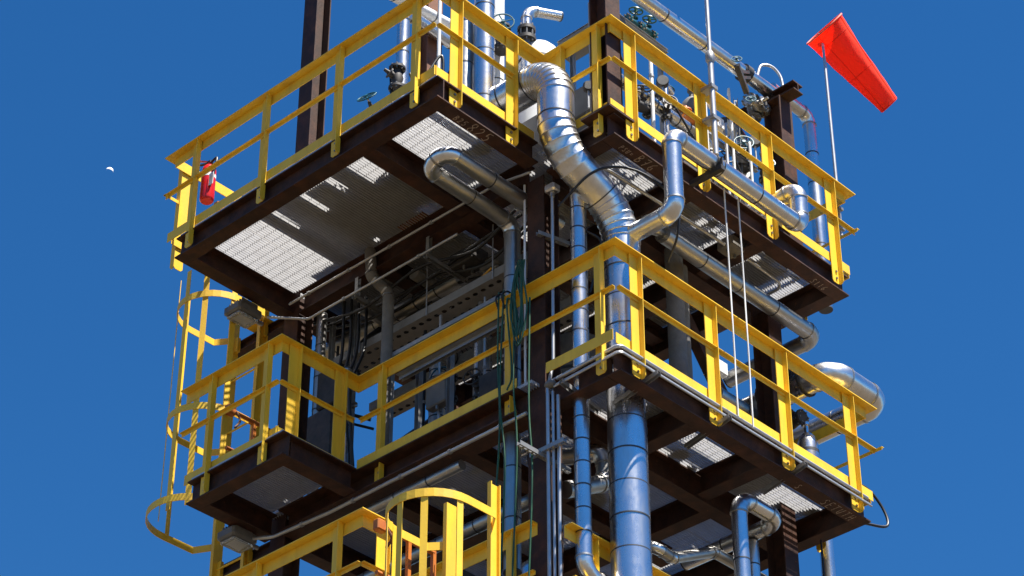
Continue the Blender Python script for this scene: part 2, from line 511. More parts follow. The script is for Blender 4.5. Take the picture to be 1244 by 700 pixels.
rail_run('long yellow railing along the right side of the middle platform', (.0, .0), (3.68, .0), (0, -1), ZR, [.285, 1.285, 2.285, 3.285], mid=(.05, 3.66), toe=[(.05, 3.6)], mit=(1, 1))
rail_run('end railing of the middle platform below the large pipe loop', (3.68, .0), (3.68, 1.0), (1, 0), ZR, [.7], mid=(-.06, .95), toe=[(.1, .95)], mit=(1, 0))
ZR = -2.53
rail_run('yellow railing at the bottom left edge of the picture', (-1.27, 1.63), (-1.27, 4.3), (-1, 0), ZR, [.33, 1.3, 2.3], side=-1, mid=(.04, 2.6), mit=(1, 0))
rail_run('very short yellow railing beside the orange gate at the bottom', (-1.27, 1.63), (-.95, 1.63), (0, -1), ZR, [.26], mid=(.04, .30), mit=(1, 0))
rail_run('lowest yellow railing behind the ladder cage', (.03, 1.0), (.03, 2.9), (-1, 0), ZR + .19, [.28, 1.28], side=-1, mit=(0, 0))
rail_run('lowest yellow railing passing behind the big blue reflecting duct', (.03, .58), (3.5, .58), (0, -1), ZR, [.28, 1.28, 2.28], mid=(.05, 3.4))

# ------------------------------------------------------------------ insulated pipes
def fillet(pts, R):
    """-> list of ('s', a, b) straights and ('b', [points], [tangents]) bends"""
    pts = [V(p) for p in pts]
    if not hasattr(R, '__len__'): R = [R] * len(pts)
    out = []; cur = pts[0]
    for i in range(1, len(pts) - 1):
        a, b_, c = pts[i - 1], pts[i], pts[i + 1]
        d0 = (b_ - a).normalized(); d1 = (c - b_).normalized()
        ang = d0.angle(d1)
        if ang < 1e-3: continue
        r_ = R[i]; tl = r_ * math.tan(ang / 2)
        s0 = b_ - d0 * tl; s1 = b_ + d1 * tl
        if (s0 - cur).length > 1e-3: out.append(('s', cur, s0))
        ax = d0.cross(d1).normalized()
        cen = s0 + ax.cross(d0) * r_
        n = max(3, int(round(math.degrees(ang) / 10)))
        ps, ts = [], []
        for k in range(n + 1):
            q = Matrix.Rotation(ang * k / n, 3, ax)
            ps.append(cen + q @ (s0 - cen)); ts.append(q @ d0)
        out.append(('b', ps, ts)); cur = s1
    out.append(('s', cur, pts[-1]))
    return out

def pipe(label, pts, r, R=None, seam=.45, material='alu', elbow='alu_wrinkled', gored=False, name='insulated_pipe', cat='pipe', n=24, group=None, base=None, bands=True):
    R = r * 2.2 if R is None else R
    lowp = min((V(p) for p in pts), key=lambda p: p.z)
    th = thing(name, base or tuple(lowp), label, cat, group)
    k = 0
    for seg in fillet(pts, R):
        if seg[0] == 's':
            a, b_ = seg[1], seg[2]
            L = (b_ - a).length
            m_ = max(1, int(round(L / seam)))
            d = (b_ - a).normalized()
            for i in range(m_):
                q0 = a + d * (L * i / m_); q1 = a + d * (L * (i + 1) / m_)
                rr = r * (1.0 + .012 * (k % 2)); k += 1
                bd = MB()
                bd.rings([q0, q1], [rr, rr * (1.0 + .004 * ((k * 7) % 3 - 1))], n, True, True, [d] * 2)
                so = bd.build('jacket_section', material, th, 40)
                if bands and i < m_ - 1 or (bands and i == m_ - 1 and L > seam * .5):
                    MB().rings([q1 - d * .006, q1 + d * .006], [rr + .0028, rr + .0028], n).build('band', 'band', so, 40)
        else:
            ps, ts = seg[1], seg[2]
            bd = MB()
            if gored:
                for i in range(len(ps) - 1):
                    mid_ = (ts[i] + ts[i + 1]).normalized()
                    # each gore is a straight mitred piece, its far rim lapping over the next
                    c0, c1 = ps[i], ps[i + 1]
                    u = V((0, 0, 1)) if abs(mid_.z) < .9 else V((1, 0, 0))
                    nn = (u - mid_ * u.dot(mid_)).normalized(); bn = mid_.cross(nn)
                    vs = []
                    for (c_, t_, rr) in ((c0, ts[i], r * 1.0), (c0.lerp(c1, .8), (ts[i] * .2 + ts[i + 1] * .8).normalized(), r * 1.012), (c0.lerp(c1, .9), (ts[i] * .1 + ts[i + 1] * .9).normalized(), r * 1.05), (c1, ts[i + 1], r * 1.05), (c1, ts[i + 1], r * .98)):
                        for q in range(n):
                            a_ = 2 * PI * q / n
                            off = (nn * math.cos(a_) + bn * math.sin(a_)) * rr
                            # slide along the gore's axis onto the mitre plane
                            s_ = -off.dot(t_) / mid_.dot(t_)
                            vs.append(c_ + off + mid_ * s_)
                    fs = []
                    for j in range(4):
                        for q in range(n):
                            w = (q + 1) % n
                            fs.append((j * n + q, j * n + w, (j + 1) * n + w, (j + 1) * n + q))
                    gb = MB().add(vs, fs)
                    gb.build('elbow_gore', elbow, th, 35)
            else:
                m_ = len(ps)
                # pressed elbow: fine crumple rings on the inside of the bend
                bd.rings(ps, [r * (1.05 if 0 < i < m_ - 1 else 1.03) * (1 + .012 * math.sin(i * 2.1)) for i in range(m_)], n, True, True, ts)
                eo = bd.build('elbow', elbow, th, 50)
                for e_ in (0, m_ - 1):
                    MB().rings([ps[e_] - ts[e_] * .008, ps[e_] + ts[e_] * .008], [r * 1.03 + .006] * 2, n, True, True, [ts[e_]] * 2).build('band', 'alu_dull', eo, 40)
    return th

# the big duct: out of the upper deck, over the notch, S-bend, down through the middle platform
pipe('large silver duct bending out over the notch and running down to the bottom edge',
     [(-.155, 2.3, 2.06), (-.155, .515, 2.06), (-.155, .515, 1.22), (PA[0], PA[1], .73), (PA[0], PA[1], -13.6)],
     .166, [0, .30, .50, .50, 0], seam=.31, gored=True, name='insulated_duct', cat='duct', n=32)
pipe('slim silver pipe left of the large duct with an elbow near the bottom edge',
     [(PB[0], PB[1], .95), (PB[0], PB[1], -2.92), (.75, PB[1] - .02, -2.92)], .068, .16, seam=.22)
pipe('silver pipe loop hanging outside the right railing of the highest platform',
     [(PA[0], PA[1] - .10, .50), (PA[0], -.20, .50), (PA[0], -.20, 1.35), (2.44, -.20, 1.35), (2.44, -.20, 1.78), (2.44, .5, 1.78)],
     .085, .115, seam=.55)
pipe('long silver pipe slung under the right half of the highest platform',
     [(1.28, .5, .98), (3.56, .5, .98), (3.56, 1.6, .98)], .082, .15, seam=.5, material='alu_dull', elbow='alu_dull')
pipe('hairpin of silver pipe under the left part of the highest platform',
     [(.6, 1.17, 1.07), (-.88, 1.17, 1.07), (-.88, 1.40, 1.0), (.22, 1.40, .98), (.22, 1.40, -2.6)], .075, [0, .118, .118, .12, 0], seam=.5, material='alu_dull', elbow='alu_wrinkled')
pipe('large pipe loop jutting into the sky at the right end of the middle platform',
     [(3.40, 2.2, .40), (3.40, .26, .40), (4.16, .26, .40), (4.16, 2.0, .40)], .125, .19, seam=.34)
pipe('silver pipe crook under the right end of the middle platform',
     [(2.02, .40, -4.5), (2.02, .40, -1.50), (2.62, .40, -1.50), (2.62, 1.5, -1.50)], .072, .17, seam=.45)
pipe('second silver pipe standing behind the crook at the bottom right', [(2.62, .74, -4.5), (2.62, .74, -1.58)], .066, seam=.25)
pipe('silver pipe against the sky right of the capped post, bent at its top',
     [(3.3, .62, 4.02), (3.93, .62, 4.02), (3.93, .62, 1.55)], .068, .12, seam=.4)
pipe('high silver pipe running across the sky to the capped post',
     [(-.6, .3, 3.42), (2.95, .3, 3.50)], .072, seam=.6)

# ------------------------------------------------------------------ caged ladders
def ladder(label, x, y0, y1, z0, z1, hoops, zc0, zc1, depth=.80, name='caged_ladder', flare=None):
    """rails separated in Y at plane x, cage bulging towards -X"""
    th = thing(name, (x, (y0 + y1) / 2, z0), label, 'ladder', 'yellow caged ladders')
    ch = [(-.035, -.012), (.035, -.012), (.035, .0), (.030, .012), (-.030, .012), (-.035, .0)]
    for yy, s in ((y0, -1), (y1, 1)):
        MB().ext([(-.055, 0), (.055, 0), (.055, .04), (.045, .04), (.045, .010), (-.045, .010), (-.045, .04), (-.055, .04)], (x, yy, z0), (x, yy, z1), XX, YY * s).build('side_rail', 'yellow', th)
    z = z0 + .15
    while z < z1 - .9:
        MB().cyl((x, y0 - .001, z), (x, y1 + .001, z), .011, n=8).build('rung', 'yellow', th)
        z += .30
    ym = (y0 + y1) / 2
    def path(sc):
        hw = .375 * sc
        pts = [V((x, y0, 0)), V((x - .12, ym - hw, 0))]
        cx = x - depth * sc + hw
        for k in range(17):
            a = -PI / 2 - PI * k / 16
            pts.append(V((cx + math.cos(a) * hw, ym + math.sin(a) * hw, 0)))
        pts += [V((x - .12, ym + hw, 0)), V((x, y1, 0))]
        return pts
    for i, h in enumerate(hoops):
        sc = flare if (flare and i == len(hoops) - 1) else 1.0
        ps = path(sc)
        b = MB(); k = len(ps)
        vs = []
        for i_, p in enumerate(ps):
            a = ps[max(i_ - 1, 0)]; c_ = ps[min(i_ + 1, k - 1)]
            t = (c_ - a).normalized(); nn = V((t.y, -t.x, 0)) * .004
            for q, zz in ((nn, -.036), (nn, .036), (-nn, .036), (-nn, -.036)):
                vs.append(p + q + ZZ * (h + zz))
        fs = []
        for j in range(k - 1):
            for q in range(4):
                w = (q + 1) % 4
                fs.append((j * 4 + q, j * 4 + w, (j + 1) * 4 + w, (j + 1) * 4 + q))
        fs += [(0, 1, 2, 3), (k * 4 - 1, k * 4 - 2, k * 4 - 3, k * 4 - 4)]
        b.add(vs, fs).build('hoop', 'yellow', th)
    ps = path(1.0)
    for idx in (3, 7, 10, 13, 17):
        p = ps[idx]
        c_ = V((x - depth + .375, ym, 0)); d = (c_ - p).normalized()
        q = p + d * .0085
        t = V((-d.y, d.x, 0))
        MB().ext([(-.028, -.003), (.028, -.003), (.028, .003), (-.028, .003)], (q.x, q.y, zc0), (q.x, q.y, zc1), t, d).build('cage_strap', 'yellow', th)
    return th
ladder('yellow caged ladder on the left edge of the tower against the sky', .08, 4.66, 5.06, -3.5, 1.9, [1.34, .05, -1.0], -1.02, 1.68, flare=1.15)
ladder('yellow caged ladder whose rounded top stands at the bottom centre', -.62, .83, 1.28, -6.0, -2.36, [-2.74, -4.1], -4.1, -2.72)

# ------------------------------------------------------------------ windsock
def cloth(name, col, tr=0.6):
    M = bpy.data.materials.new(name); M.use_nodes = True
    t = M.node_tree; b = t.nodes['Principled BSDF']
    b.inputs['Base Color'].default_value = (*col, 1); b.inputs['Roughness'].default_value = .7
    co = t.nodes.new('ShaderNodeTexCoord')
    n = t.nodes.new('ShaderNodeTexNoise'); n.inputs['Scale'].default_value = 14; n.inputs['Detail'].default_value = 3
    bp = t.nodes.new('ShaderNodeBump'); bp.inputs['Strength'].default_value = .14; bp.inputs['Distance'].default_value = .02
    t.links.new(co.outputs['Object'], n.inputs['Vector']); t.links.new(n.outputs['Fac'], bp.inputs['Height']); t.links.new(bp.outputs[0], b.inputs['Normal'])
    tl = t.nodes.new('ShaderNodeBsdfTranslucent'); tl.inputs[0].default_value = (*col, 1)
    mx = t.nodes.new('ShaderNodeMixShader'); mx.inputs[0].default_value = tr
    out = t.nodes['Material Output']
    t.links.new(b.outputs[0], mx.inputs[1]); t.links.new(tl.outputs[0], mx.inputs[2]); t.links.new(mx.outputs[0], out.inputs[0])
    MATS[name] = M
cloth('sock_red', (1.0, 0.095, 0.03)); cloth('sock_seam', (0.85, 0.06, 0.02))
PX, PY = 3.70, .2
wp = thing('windsock_pole', (PX, PY, 2.1), 'thin grey pole holding up the red windsock', 'pole')
MB().cyl((PX, PY, 2.12), (PX, PY, 4.74), .020, .016, 10).build('shaft', 'conduit', wp, 40)
for z in (2.2, 2.45): MB().box(PX - .045, PX + .03, PY - .035, PY + .035, z - .015, z + .015).build('clamp', 'galv', wp)
MB().torus((PX, PY, 4.74), (0, 0, 1), .024, .008, 10, 5).build('swivel', 'galv', wp, 40)
ws = thing('windsock', (PX, PY, 4.74), 'orange red windsock streaming down to the right against the sky', 'windsock')
ax = V((.785, -.17, -.585)).normalized()
c0 = V((PX + .05, PY, 4.87))
q1 = ax.cross(V((0, 1, 0))).normalized(); q2 = ax.cross(q1)
def sockring(s, rr, wob):
    out = []
    for k in range(36):
        a = 2 * PI * k / 36
        w = 1 + wob * (.05 * math.sin(3 * a + s * 4) + .022 * math.sin(7 * a + s * 9) + .012 * math.sin(13 * a - s * 23))
        out.append(c0 + ax * (s * 1.03) + V((0, 0, -.05)) * s * s + (q1 * math.cos(a) * (1 + .10 * s) + q2 * math.sin(a) * (1 - .30 * s)) * rr * w)
    return out
vs = []; N = 22
for i in range(N + 1):
    s = i / N
    vs += sockring(s, .236 + (.140 - .236) * s, min(1, s * 3))
for i in range(N, -1, -1):
    s = i / N
    vs += sockring(s, .232 + (.136 - .232) * s, min(1, s * 3))
fs = []
M2 = 2 * (N + 1)
for i in range(M2):
    if i == M2 - 1: nx = 0
    else: nx = i + 1
    for k in range(36):
        j = (k + 1) % 36
        fs.append((i * 36 + k, i * 36 + j, nx * 36 + j, nx * 36 + k))
MB().add(vs, fs).build('sock', 'sock_red', ws, 60)
for s in (.14, .57, .985):
    ring = sockring(s, (.236 + (.140 - .236) * s) * 1.006, min(1, s * 3)); ring.append(ring[0])
    MB().rings(ring, .0035, 5).build('seam', 'sock_seam', ws, 60)
for k in (0, 9, 18, 27):
    MB().rings([sockring(i / N, (.236 + (.140 - .236) * i / N) * 1.006, min(1, i / N * 3))[k] for i in range(N + 1)], .0035, 5).build('seam', 'sock_seam', ws, 60)
MB().torus(c0, ax, .238, .010, 32, 6).build('mouth_hoop', 'sock_lining', ws, 40)
MB().torus(c0 + ax * .14, ax, .185, .006, 32, 6).build('inner_hoop', 'conduit', ws, 40)
for k in range(4):
    a = PI / 4 + k * PI / 2
    d = q1 * math.cos(a) + q2 * math.sin(a)
    MB().cyl(V((PX, PY, 4.76)), c0 + d * .235, .005, n=6).build('strut', 'conduit', ws)

# ------------------------------------------------------------------ small makers
def tube(label, pts, r, material='conduit', name='conduit', cat='conduit', group=None, R=None, n=10, clamps=0, cmat='galv'):
    """smooth bent tube; clamps: distance between saddle clamps"""
    P_ = []
    for seg in fillet(pts, R if R is not None else r * 5):
        if seg[0] == 's': P_ += [seg[1], seg[2]]
        else: P_ += seg[1]
    Q = [P_[0]]
    for p in P_[1:]:
        if (p - Q[-1]).length > 1e-4: Q.append(p)
    c = min(Q, key=lambda p: p.z)
    th = thing(name, tuple(c), label, cat, group)
    MB().rings(Q, r, n).build('tube', material, th, 50)
    if clamps:
        for a, b_ in zip([V(p) for p in pts[:-1]], [V(p) for p in pts[1:]]):
            L = (b_ - a).length; d = (b_ - a).normalized()
            k = int(L / clamps)
            for i in range(k):
                q = a + d * (L * (i + .5) / k)
                MB().rings([q - d * .015, q + d * .015], r + .007, 8, True, True, [d, d]).build('clamp', cmat, th)
    return th
def curve_pts(ctrl, n=12):
    """Catmull-Rom through the control points"""
    c = [V(p) for p in ctrl]; c = [c[0] * 2 - c[1]] + c + [c[-1] * 2 - c[-2]]
    out = []
    for i in range(1, len(c) - 2):
        for k in range(n):
            t = k / n
            p0, p1, p2, p3 = c[i - 1], c[i], c[i + 1], c[i + 2]
            out.append(.5 * ((2 * p1) + (p2 - p0) * t + (2 * p0 - 5 * p1 + 4 * p2 - p3) * t * t + (3 * p1 - p0 - 3 * p2 + p3) * t ** 3))
    out.append(c[-2]); return out
def hose(label, ctrl, r, material, name='hose', cat='hose', group=None, n=7):
    b = MB().rings(curve_pts(ctrl, 10), r, n)
    return tag(b.build(name, material, None, 60), label, cat, group)

def strut(parent, a, b_, upv=(0, 0, 1), w=.041, name='strut', material='galv', pitch=.055):
    """slotted channel: open C with punched slots along its back"""
    a, b_ = V(a), V(b_); d = (b_ - a).normalized(); L = (b_ - a).length
    u = V(upv); u = (u - d * u.dot(d)).normalized(); s_ = d.cross(u)
    h = w / 2
    m_ = MB()
    m_.ext([(-h, -h), (-h + .003, -h), (-h + .003, h), (-h, h)], a, b_, s_, u)
    m_.ext([(h, -h), (h - .003, -h), (h - .003, h), (h, h)], a, b_, s_, u)
    k = max(1, int(L / pitch)); st = L / k
    for e in (-1, 1):     # back plate left and right of the slots
        m_.ext([(e * .007, -h), (e * (h - .0035), -h), (e * (h - .0035), -h + .003), (e * .007, -h + .003)], a, b_, s_, u)
    for i in range(k + 1):
        c0_ = a + d * max(0, st * i - .012); c1_ = a + d * min(L, st * i + .012)
        m_.ext([(-.0068, -h + .0004), (.0068, -h + .0004), (.0068, -h + .0026), (-.0068, -h + .0026)], c0_, c1_, s_, u)
    return m_.build(name, material, parent)

def handwheel(parent, c, axis, R, material='teal_paint', r=.008):
    c = V(c); axis = V(axis).normalized()
    w = MB().torus(c, axis, R, r, 20, 6)
    u = axis.cross(V((0, 0, 1)) if abs(axis.z) < .9 else V((1, 0, 0))).normalized(); v_ = axis.cross(u)
    for k in range(4):
        a = k * PI / 2 + .4
        w.cyl(c, c + (u * math.cos(a) + v_ * math.sin(a)) * R, r * .8, n=6)
    w.cyl(c - axis * .02, c + axis * .02, r * 2.2, n=8)
    return w.build('handwheel', material, parent, 50)
def valve(label, c, axis, r, stem=(0, 0, 1), wheel=True, body='dark_iron', wmat='teal_paint', group='valves of the plant'):
    """flanged gate valve: body barrel, two flanges with bolts, bonnet, stem, handwheel"""
    c = V(c); axis = V(axis).normalized(); stem = V(stem).normalized()
    th = thing('valve', tuple(c - V((0, 0, r * 1.5))), label, 'valve', group)
    L = r * 2.4
    b = MB().rings([c - axis * L, c - axis * L * .5, c, c + axis * L * .5, c + axis * L], [r * .8, r * .95, r * 1.25, r * .95, r * .8], 14, True, True, [axis] * 5)
    b.build('body', body, th, 50)
    for e in (-1, 1):
        f = c + axis * (e * L)
        fo = MB().rings([f - axis * .012, f + axis * .012], r * 1.6, 16, True, True, [axis] * 2).build('flange', body, th, 40)
        u = axis.cross(stem).normalized(); v_ = axis.cross(u)
        bb = MB()
        for k in range(8):
            a = k * PI / 4 + .2
            p = f + (u * math.cos(a) + v_ * math.sin(a)) * r * 1.32
            bb.cyl(p - axis * .03, p + axis * .03, .009, n=6)
        bb.build('flange_bolts', 'steel_bolt', fo)['kind'] = 'stuff'
    MB().rings([c + stem * r * .6, c + stem * r * 1.6, c + stem * r * 1.62, c + stem * r * 1.9, c + stem * r * 1.92, c + stem * r * 3.0], [r * .8, r * .7, r * 1.1, r * 1.1, r * .45, r * .3], 12, True, True, [stem] * 6).build('bonnet', body, th, 40)
    if wheel:
        MB().cyl(c + stem * r * 2.8, c + stem * r * 4.2, .010, n=8).build('stem', 'steel_bolt', th, 50)
        handwheel(th, c + stem * r * 4.0, stem, r * 1.9, wmat)
    return th
def floodlight(label, c, facing=(-.4, -.5, -1)):
    """round-cornered lamp housing with a glass face, cooling block and bracket, hung at c"""
    c = V(c)
    th = thing('floodlight', tuple(c), label, 'lamp', 'floodlights under the platforms')
    MB().bev(c.x - .15, c.x + .15, c.y - .12, c.y + .12, c.z - .10, c.z, .02).build('housing', 'grey_paint', th)
    for i in range(6):
        y = c.y - .09 + i * .036
        MB().box(c.x - .10, c.x + .10, y - .006, y + .006, c.z + .001, c.z + .05).build('cooling_fin', 'grey_paint', th)
    le = MB().bev(c.x - .125, c.x + .125, c.y - .095, c.y + .095, c.z - .135, c.z - .101, .012).build('lens', 'glass', th)
    MB().box(c.x - .08, c.x + .08, c.y - .06, c.y + .06, c.z - .106, c.z - .1015).build('reflector', 'white_metal', th)
    MB().bar((c.x, c.y + .02, c.z + .05), (c.x + .06, c.y + .02, c.z + .2), .05, .02).build('bracket', 'galv', th)
    MB().cyl((c.x + .15, c.y, c.z - .05), (c.x + .25, c.y, c.z - .05), .022, n=8).build('cable_gland', 'galv', th, 50)
    return th
def jbox(label, c, sx, sy, sz, material='grey_paint', group='junction boxes'):
    c = V(c)
    th = thing('junction_box', (c.x, c.y, c.z - sz / 2), label, 'junction box', group)
    MB().bev(c.x - sx / 2, c.x + sx / 2, c.y - sy / 2, c.y + sy / 2, c.z - sz / 2, c.z + sz / 2, .012).build('box', material, th)
    MB().bev(c.x - sx / 2 + .01, c.x + sx / 2 - .01, c.y - sy / 2 - .012, c.y - sy / 2 - .001, c.z - sz / 2 + .01, c.z + sz / 2 - .01, .003).build('lid', material, th)
    for e in (-.25, .25):
        MB().cyl((c.x + e * sx, c.y, c.z - sz / 2 - .04), (c.x + e * sx, c.y, c.z - sz / 2 + .002), .014, n=8).build('cable_gland', 'steel_bolt', th)
    return th
def vessel(label, c, r, h, material='white_metal', name='vessel', cat='vessel', group=None):
    """standing drum: dished heads, two stiffening bands, skirt, nozzle and nameplate"""
    c = V(c)
    th = thing(name, tuple(c), label, cat, group)
    pr = [(.0, .62), (.05, .85), (.12, 1.0), (h - .12, 1.0), (h - .05, .85), (h, .5), (h + .02, .02)]
    MB().rings([c + ZZ * (z + .1) for z, _ in pr], [r * k for _, k in pr], 28, True, True, [ZZ] * len(pr)).build('shell', material, th, 40)
    MB().rings([c, c + ZZ * .12], [r * .8, r * .8], 20).build('skirt', 'brown', th, 40)
    for z in (.3, .7):
        MB().rings([c + ZZ * (h * z + .1), c + ZZ * (h * z + .13)], [r * 1.012] * 2, 28).build('band', 'band', th, 40)
    p = c + ZZ * (h + .1)
    nz = MB().rings([p, p + ZZ * .1, p + ZZ * .1, p + ZZ * .13], [r * .2, r * .2, r * .34, r * .34], 16, True, True, [ZZ] * 4).build('nozzle', material, th, 40)
    return th

# ------------------------------------------------------------------ things on the highest deck
DK = 1.502
# unseen pipes added across the left wing so their shadows stripe the grating
for lab, y, r, x0, x1 in (('unseen low pipe added to shade a stripe across the left wing deck nearest the fire extinguisher', 3.40, .07, -1.15, .5),
                          ('unseen thick low pipe added to shade a stripe across the left wing deck, second from the extinguisher', 3.05, .125, -.98, .5),
                          ('unseen thick low pipe added to shade a stripe across the left wing deck, third from the extinguisher', 2.72, .125, -.95, .5),
                          ('unseen low pipe added to shade a stripe across the left wing deck near its middle', 2.40, .105, -.98, .5),
                          ('unseen low pipe added to shade a stripe across the left wing deck beside the rusty post', 1.90, .15, -.95, .5)):
    pipe(lab, [(x1, y, DK + .02 + r), (x0, y, DK + .02 + r)], r, seam=.5, material='alu_dull', group='unseen stripe shading pipes on the left wing')
# cabinets added on the deck, mostly unseen, to shade the grating
def cabinet(label, x0, x1, y0, y1, h, material='grey_paint', z=DK, group='equipment cabinets on the decks'):
    th = thing('filler_cabinet', ((x0 + x1) / 2, (y0 + y1) / 2, z), label, 'cabinet', group)
    MB().bev(x0, x1, y0, y1, z + .06, z + h, .02).build('body', material, th)
    for x in (x0 + .05, x1 - .11):
        MB().box(x, x + .06, y0 + .03, y1 - .03, z + .001, z + .0595).build('foot', 'brown', th)
    w = (x1 - x0); k = max(1, int(w / .55))
    for i in range(k):
        a = x0 + w * i / k + .03; b_ = x0 + w * (i + 1) / k - .03
        d = MB().bev(a, b_, y0 - .014, y0 - .001, z + .10, z + h - .04, .004).build('door', material, th)
        MB().box(b_ - .06, b_ - .04, y0 - .035, y0 - .0145, z + h * .5, z + h * .5 + .1).build('handle', 'dark_iron', d)
    return th
cabinet('unseen low grey cabinet added to shade the left wing behind the crossing pipes', -.62, -.02, 1.95, 3.15, .55)
cabinet('unseen tall grey cabinet added to shade the inside of the highest deck', 1.45, 2.3, 1.5, 3.9, 1.5)
cabinet('unseen tall grey cabinet added to shade the back of the highest deck', .35, 1.2, 2.2, 4.1, 1.25)
cabinet('unseen wide grey cabinet added to shade the right rear of the highest deck', 2.45, 3.05, 1.2, 4.0, 1.2)
cabinet('long low grey cabinet added to shade the highest deck behind its right railing', .3, 2.3, 1.0, 1.4, .7)
cabinet('small grey cabinet added to shade the grating beside the corner post of the highest deck', .30, .68, .36, .9, .34)
cabinet('low grey cabinet added to shade the grating midway along the right railing of the highest deck', 1.18, 1.86, .30, .92, .36)
cabinet('low grey cabinet added to shade the grating near the right end of the highest deck', 2.74, 3.16, .40, .92, .38)
# silver riser, white riser and dark drum behind the short railing
pipe('silver riser behind the short railing above the chalk number', [(-.30, 1.27, DK), (-.30, 1.27, 4.3)], .095, seam=.55, material='alu')
pipe('pale riser right of the silver riser, seen against the sky', [(.12, 1.52, DK), (.12, 1.52, 4.4)], .08, seam=.6, material='white_metal')
pipe('dark dull riser left of the silver riser', [(-.36, 1.46, DK), (-.36, 1.46, 3.05)], .085, seam=.5, material='alu_dull')
tube('thin white pipe standing beside the rusty post', [(-.45, 1.72, DK), (-.45, 1.72, 4.2)], .018, 'white_metal', 'riser', 'pipe')
pipe('silver riser left of the rusty post', [(-.35, 2.32, DK), (-.35, 2.32, 3.75), (.3, 2.32, 3.75)], .062, .12, seam=.4)
pipe('grey pipe crossing the top left corner of the picture', [(-1.05, 2.32, 3.78), (.6, 2.32, 4.02)], .06, seam=.5, material='white_metal')
valve('black valve with teal handwheel low behind the upper left railing', (-.62, 2.38, 2.30), (0, 1, 0), .05, (-.7, -.2, .5))
valve('black valve mounted high beside the silver riser left of the rusty post', (-.60, 2.12, 2.62), (0, 0, 1), .05, (-.8, .2, .3), wheel=False)
valve('valve with large teal handwheel above the short railing', (.02, 1.35, 3.05), (0, 0, 1), .055, (-.62, -.66, .1))
for i, (a, b_) in enumerate((((-.55, 1.9), (-.48, 1.65)), ((-.62, 2.2), (-.4, 2.0)), ((-.5, 2.05), (-.36, 1.5)))):
    hose(('black cable looping under the black valve by the rusty post', 'black cable hanging left of the rusty post', 'black cable sagging between rusty post and risers')[i],
         [(a[0], a[1], 2.9 - .1 * i), ((a[0] + b_[0]) / 2 - .12, (a[1] + b_[1]) / 2, 2.35 - .12 * i), (b_[0], b_[1], 2.7), (b_[0] + .03, b_[1] + .02, 2.2)], .014, 'black_rubber', 'cable', 'cable', 'black cables')
# bent vent pipe, white dome, grey box behind the notch
pipe('small bent vent pipe against the sky above the large duct', [(.42, 1.40, 2.9), (.42, 1.40, 3.70), (.78, 1.28, 3.78)], .05, .13, seam=.3, n=18)
MB_ = thing('pipe_flange', (.42, 1.40, 3.3), 'dark bolted flange joint under the bent vent pipe', 'flange')
MB().rings([(.42, 1.40, 3.30), (.42, 1.40, 3.34), (.42, 1.40, 3.34), (.42, 1.40, 3.42), (.42, 1.40, 3.42), (.42, 1.40, 3.46)], [.095, .095, .06, .06, .09, .09], 16, True, True, [ZZ] * 6).build('hub', 'dark_iron', MB_, 40)
bb = MB()
for k in range(8): bb.cyl((.42 + .078 * math.cos(k * PI / 4), 1.40 + .078 * math.sin(k * PI / 4), 3.27), (.42 + .078 * math.cos(k * PI / 4), 1.40 + .078 * math.sin(k * PI / 4), 3.49), .008, n=6)
bb.build('flange_bolts', 'steel_bolt', MB_)['kind'] = 'stuff'
dm = thing('white_vessel', (.62, 1.42, 1.6), 'white vessel with rounded head behind the notch railing', 'vessel')
vsn = []
pr = [(1.6, .22), (3.12, .22), (3.20, .215), (3.28, .19), (3.34, .14), (3.38, .08), (3.40, .01)]
MB().rings([(.62, 1.42, z) for z, _ in pr], [r for _, r in pr], 28, True, True, [ZZ] * len(pr)).build('shell', 'white_metal', dm, 40)
MB().rings([(.62, 1.42, 3.08), (.62, 1.42, 3.11)], .226, 28).build('band', 'band', dm, 40)
gx = thing('cable_duct', (.62, .75, 3.06), 'grey sheet metal cable duct running behind the notch railing', 'cable duct')
MB().bev(.55, .75, .42, 1.12, 3.05, 3.20, .008).build('trough', 'grey_paint', gx)
MB().box(.545, .755, .42, 1.12, 3.201, 3.207).build('cover', 'galv', gx)
for y in (.5, .78, 1.05): MB().cyl((.545, y, 3.15), (.551, y, 3.15), .012, n=6).build('screw', 'steel_bolt', gx)
sf = thing('slotted_rack', (.62, .8, DK), 'slotted strut frame carrying the grey cable duct', 'frame')
for y in (.5, .95):
    strut(sf, (.58, y, DK), (.58, y, 3.05), (-1, 0, 0))
strut(sf, (.58, .45, 2.45), (.58, 1.1, 2.45), (-1, 0, 0)); strut(sf, (.58, .45, 2.0), (.58, 1.1, 2.0), (-1, 0, 0))
jbox('grey control box on the strut frame behind the notch railing', (.52, .72, 2.25), .06, .34, .34)
tube('thin steel rod standing up behind the notch railing', [(.5, .62, 2.5), (.5, .62, 3.45)], .012, 'white_metal', 'rod', 'rod')
# right half of the highest deck
pipe('short silver pipe lying behind the right railing of the highest deck', [(.55, .47, 2.44), (1.66, .47, 2.44)], .062, seam=.16)
pipe('silver elbow pipe leading from the lying pipe into the deck', [(1.66, .47, 2.44), (2.0, .47, 2.44), (2.0, .47, DK)], .055, .1, seam=.4, material='alu_dull')
valve('green black valve left above the right railing corner', (.98, .52, 3.36), (1, 0, 0), .035, (0, -.3, 1), wmat='green_hose', body='teal_paint')
valve('green black valve right above the right railing corner', (1.18, .52, 3.38), (1, 0, 0), .035, (0, -.3, 1), wmat='green_hose', body='teal_paint')
sc_ = thing('slotted_rack', (1.1, .5, 3.2), 'slotted strut shelf under the two green black valves', 'frame')
strut(sc_, (.35, .5, 3.28), (1.45, .5, 3.28), (0, -1, 0)); strut(sc_, (.4, .55, DK), (.4, .55, 3.26), (0, -1, 0)); strut(sc_, (1.4, .55, DK), (1.4, .55, 3.26), (0, -1, 0))
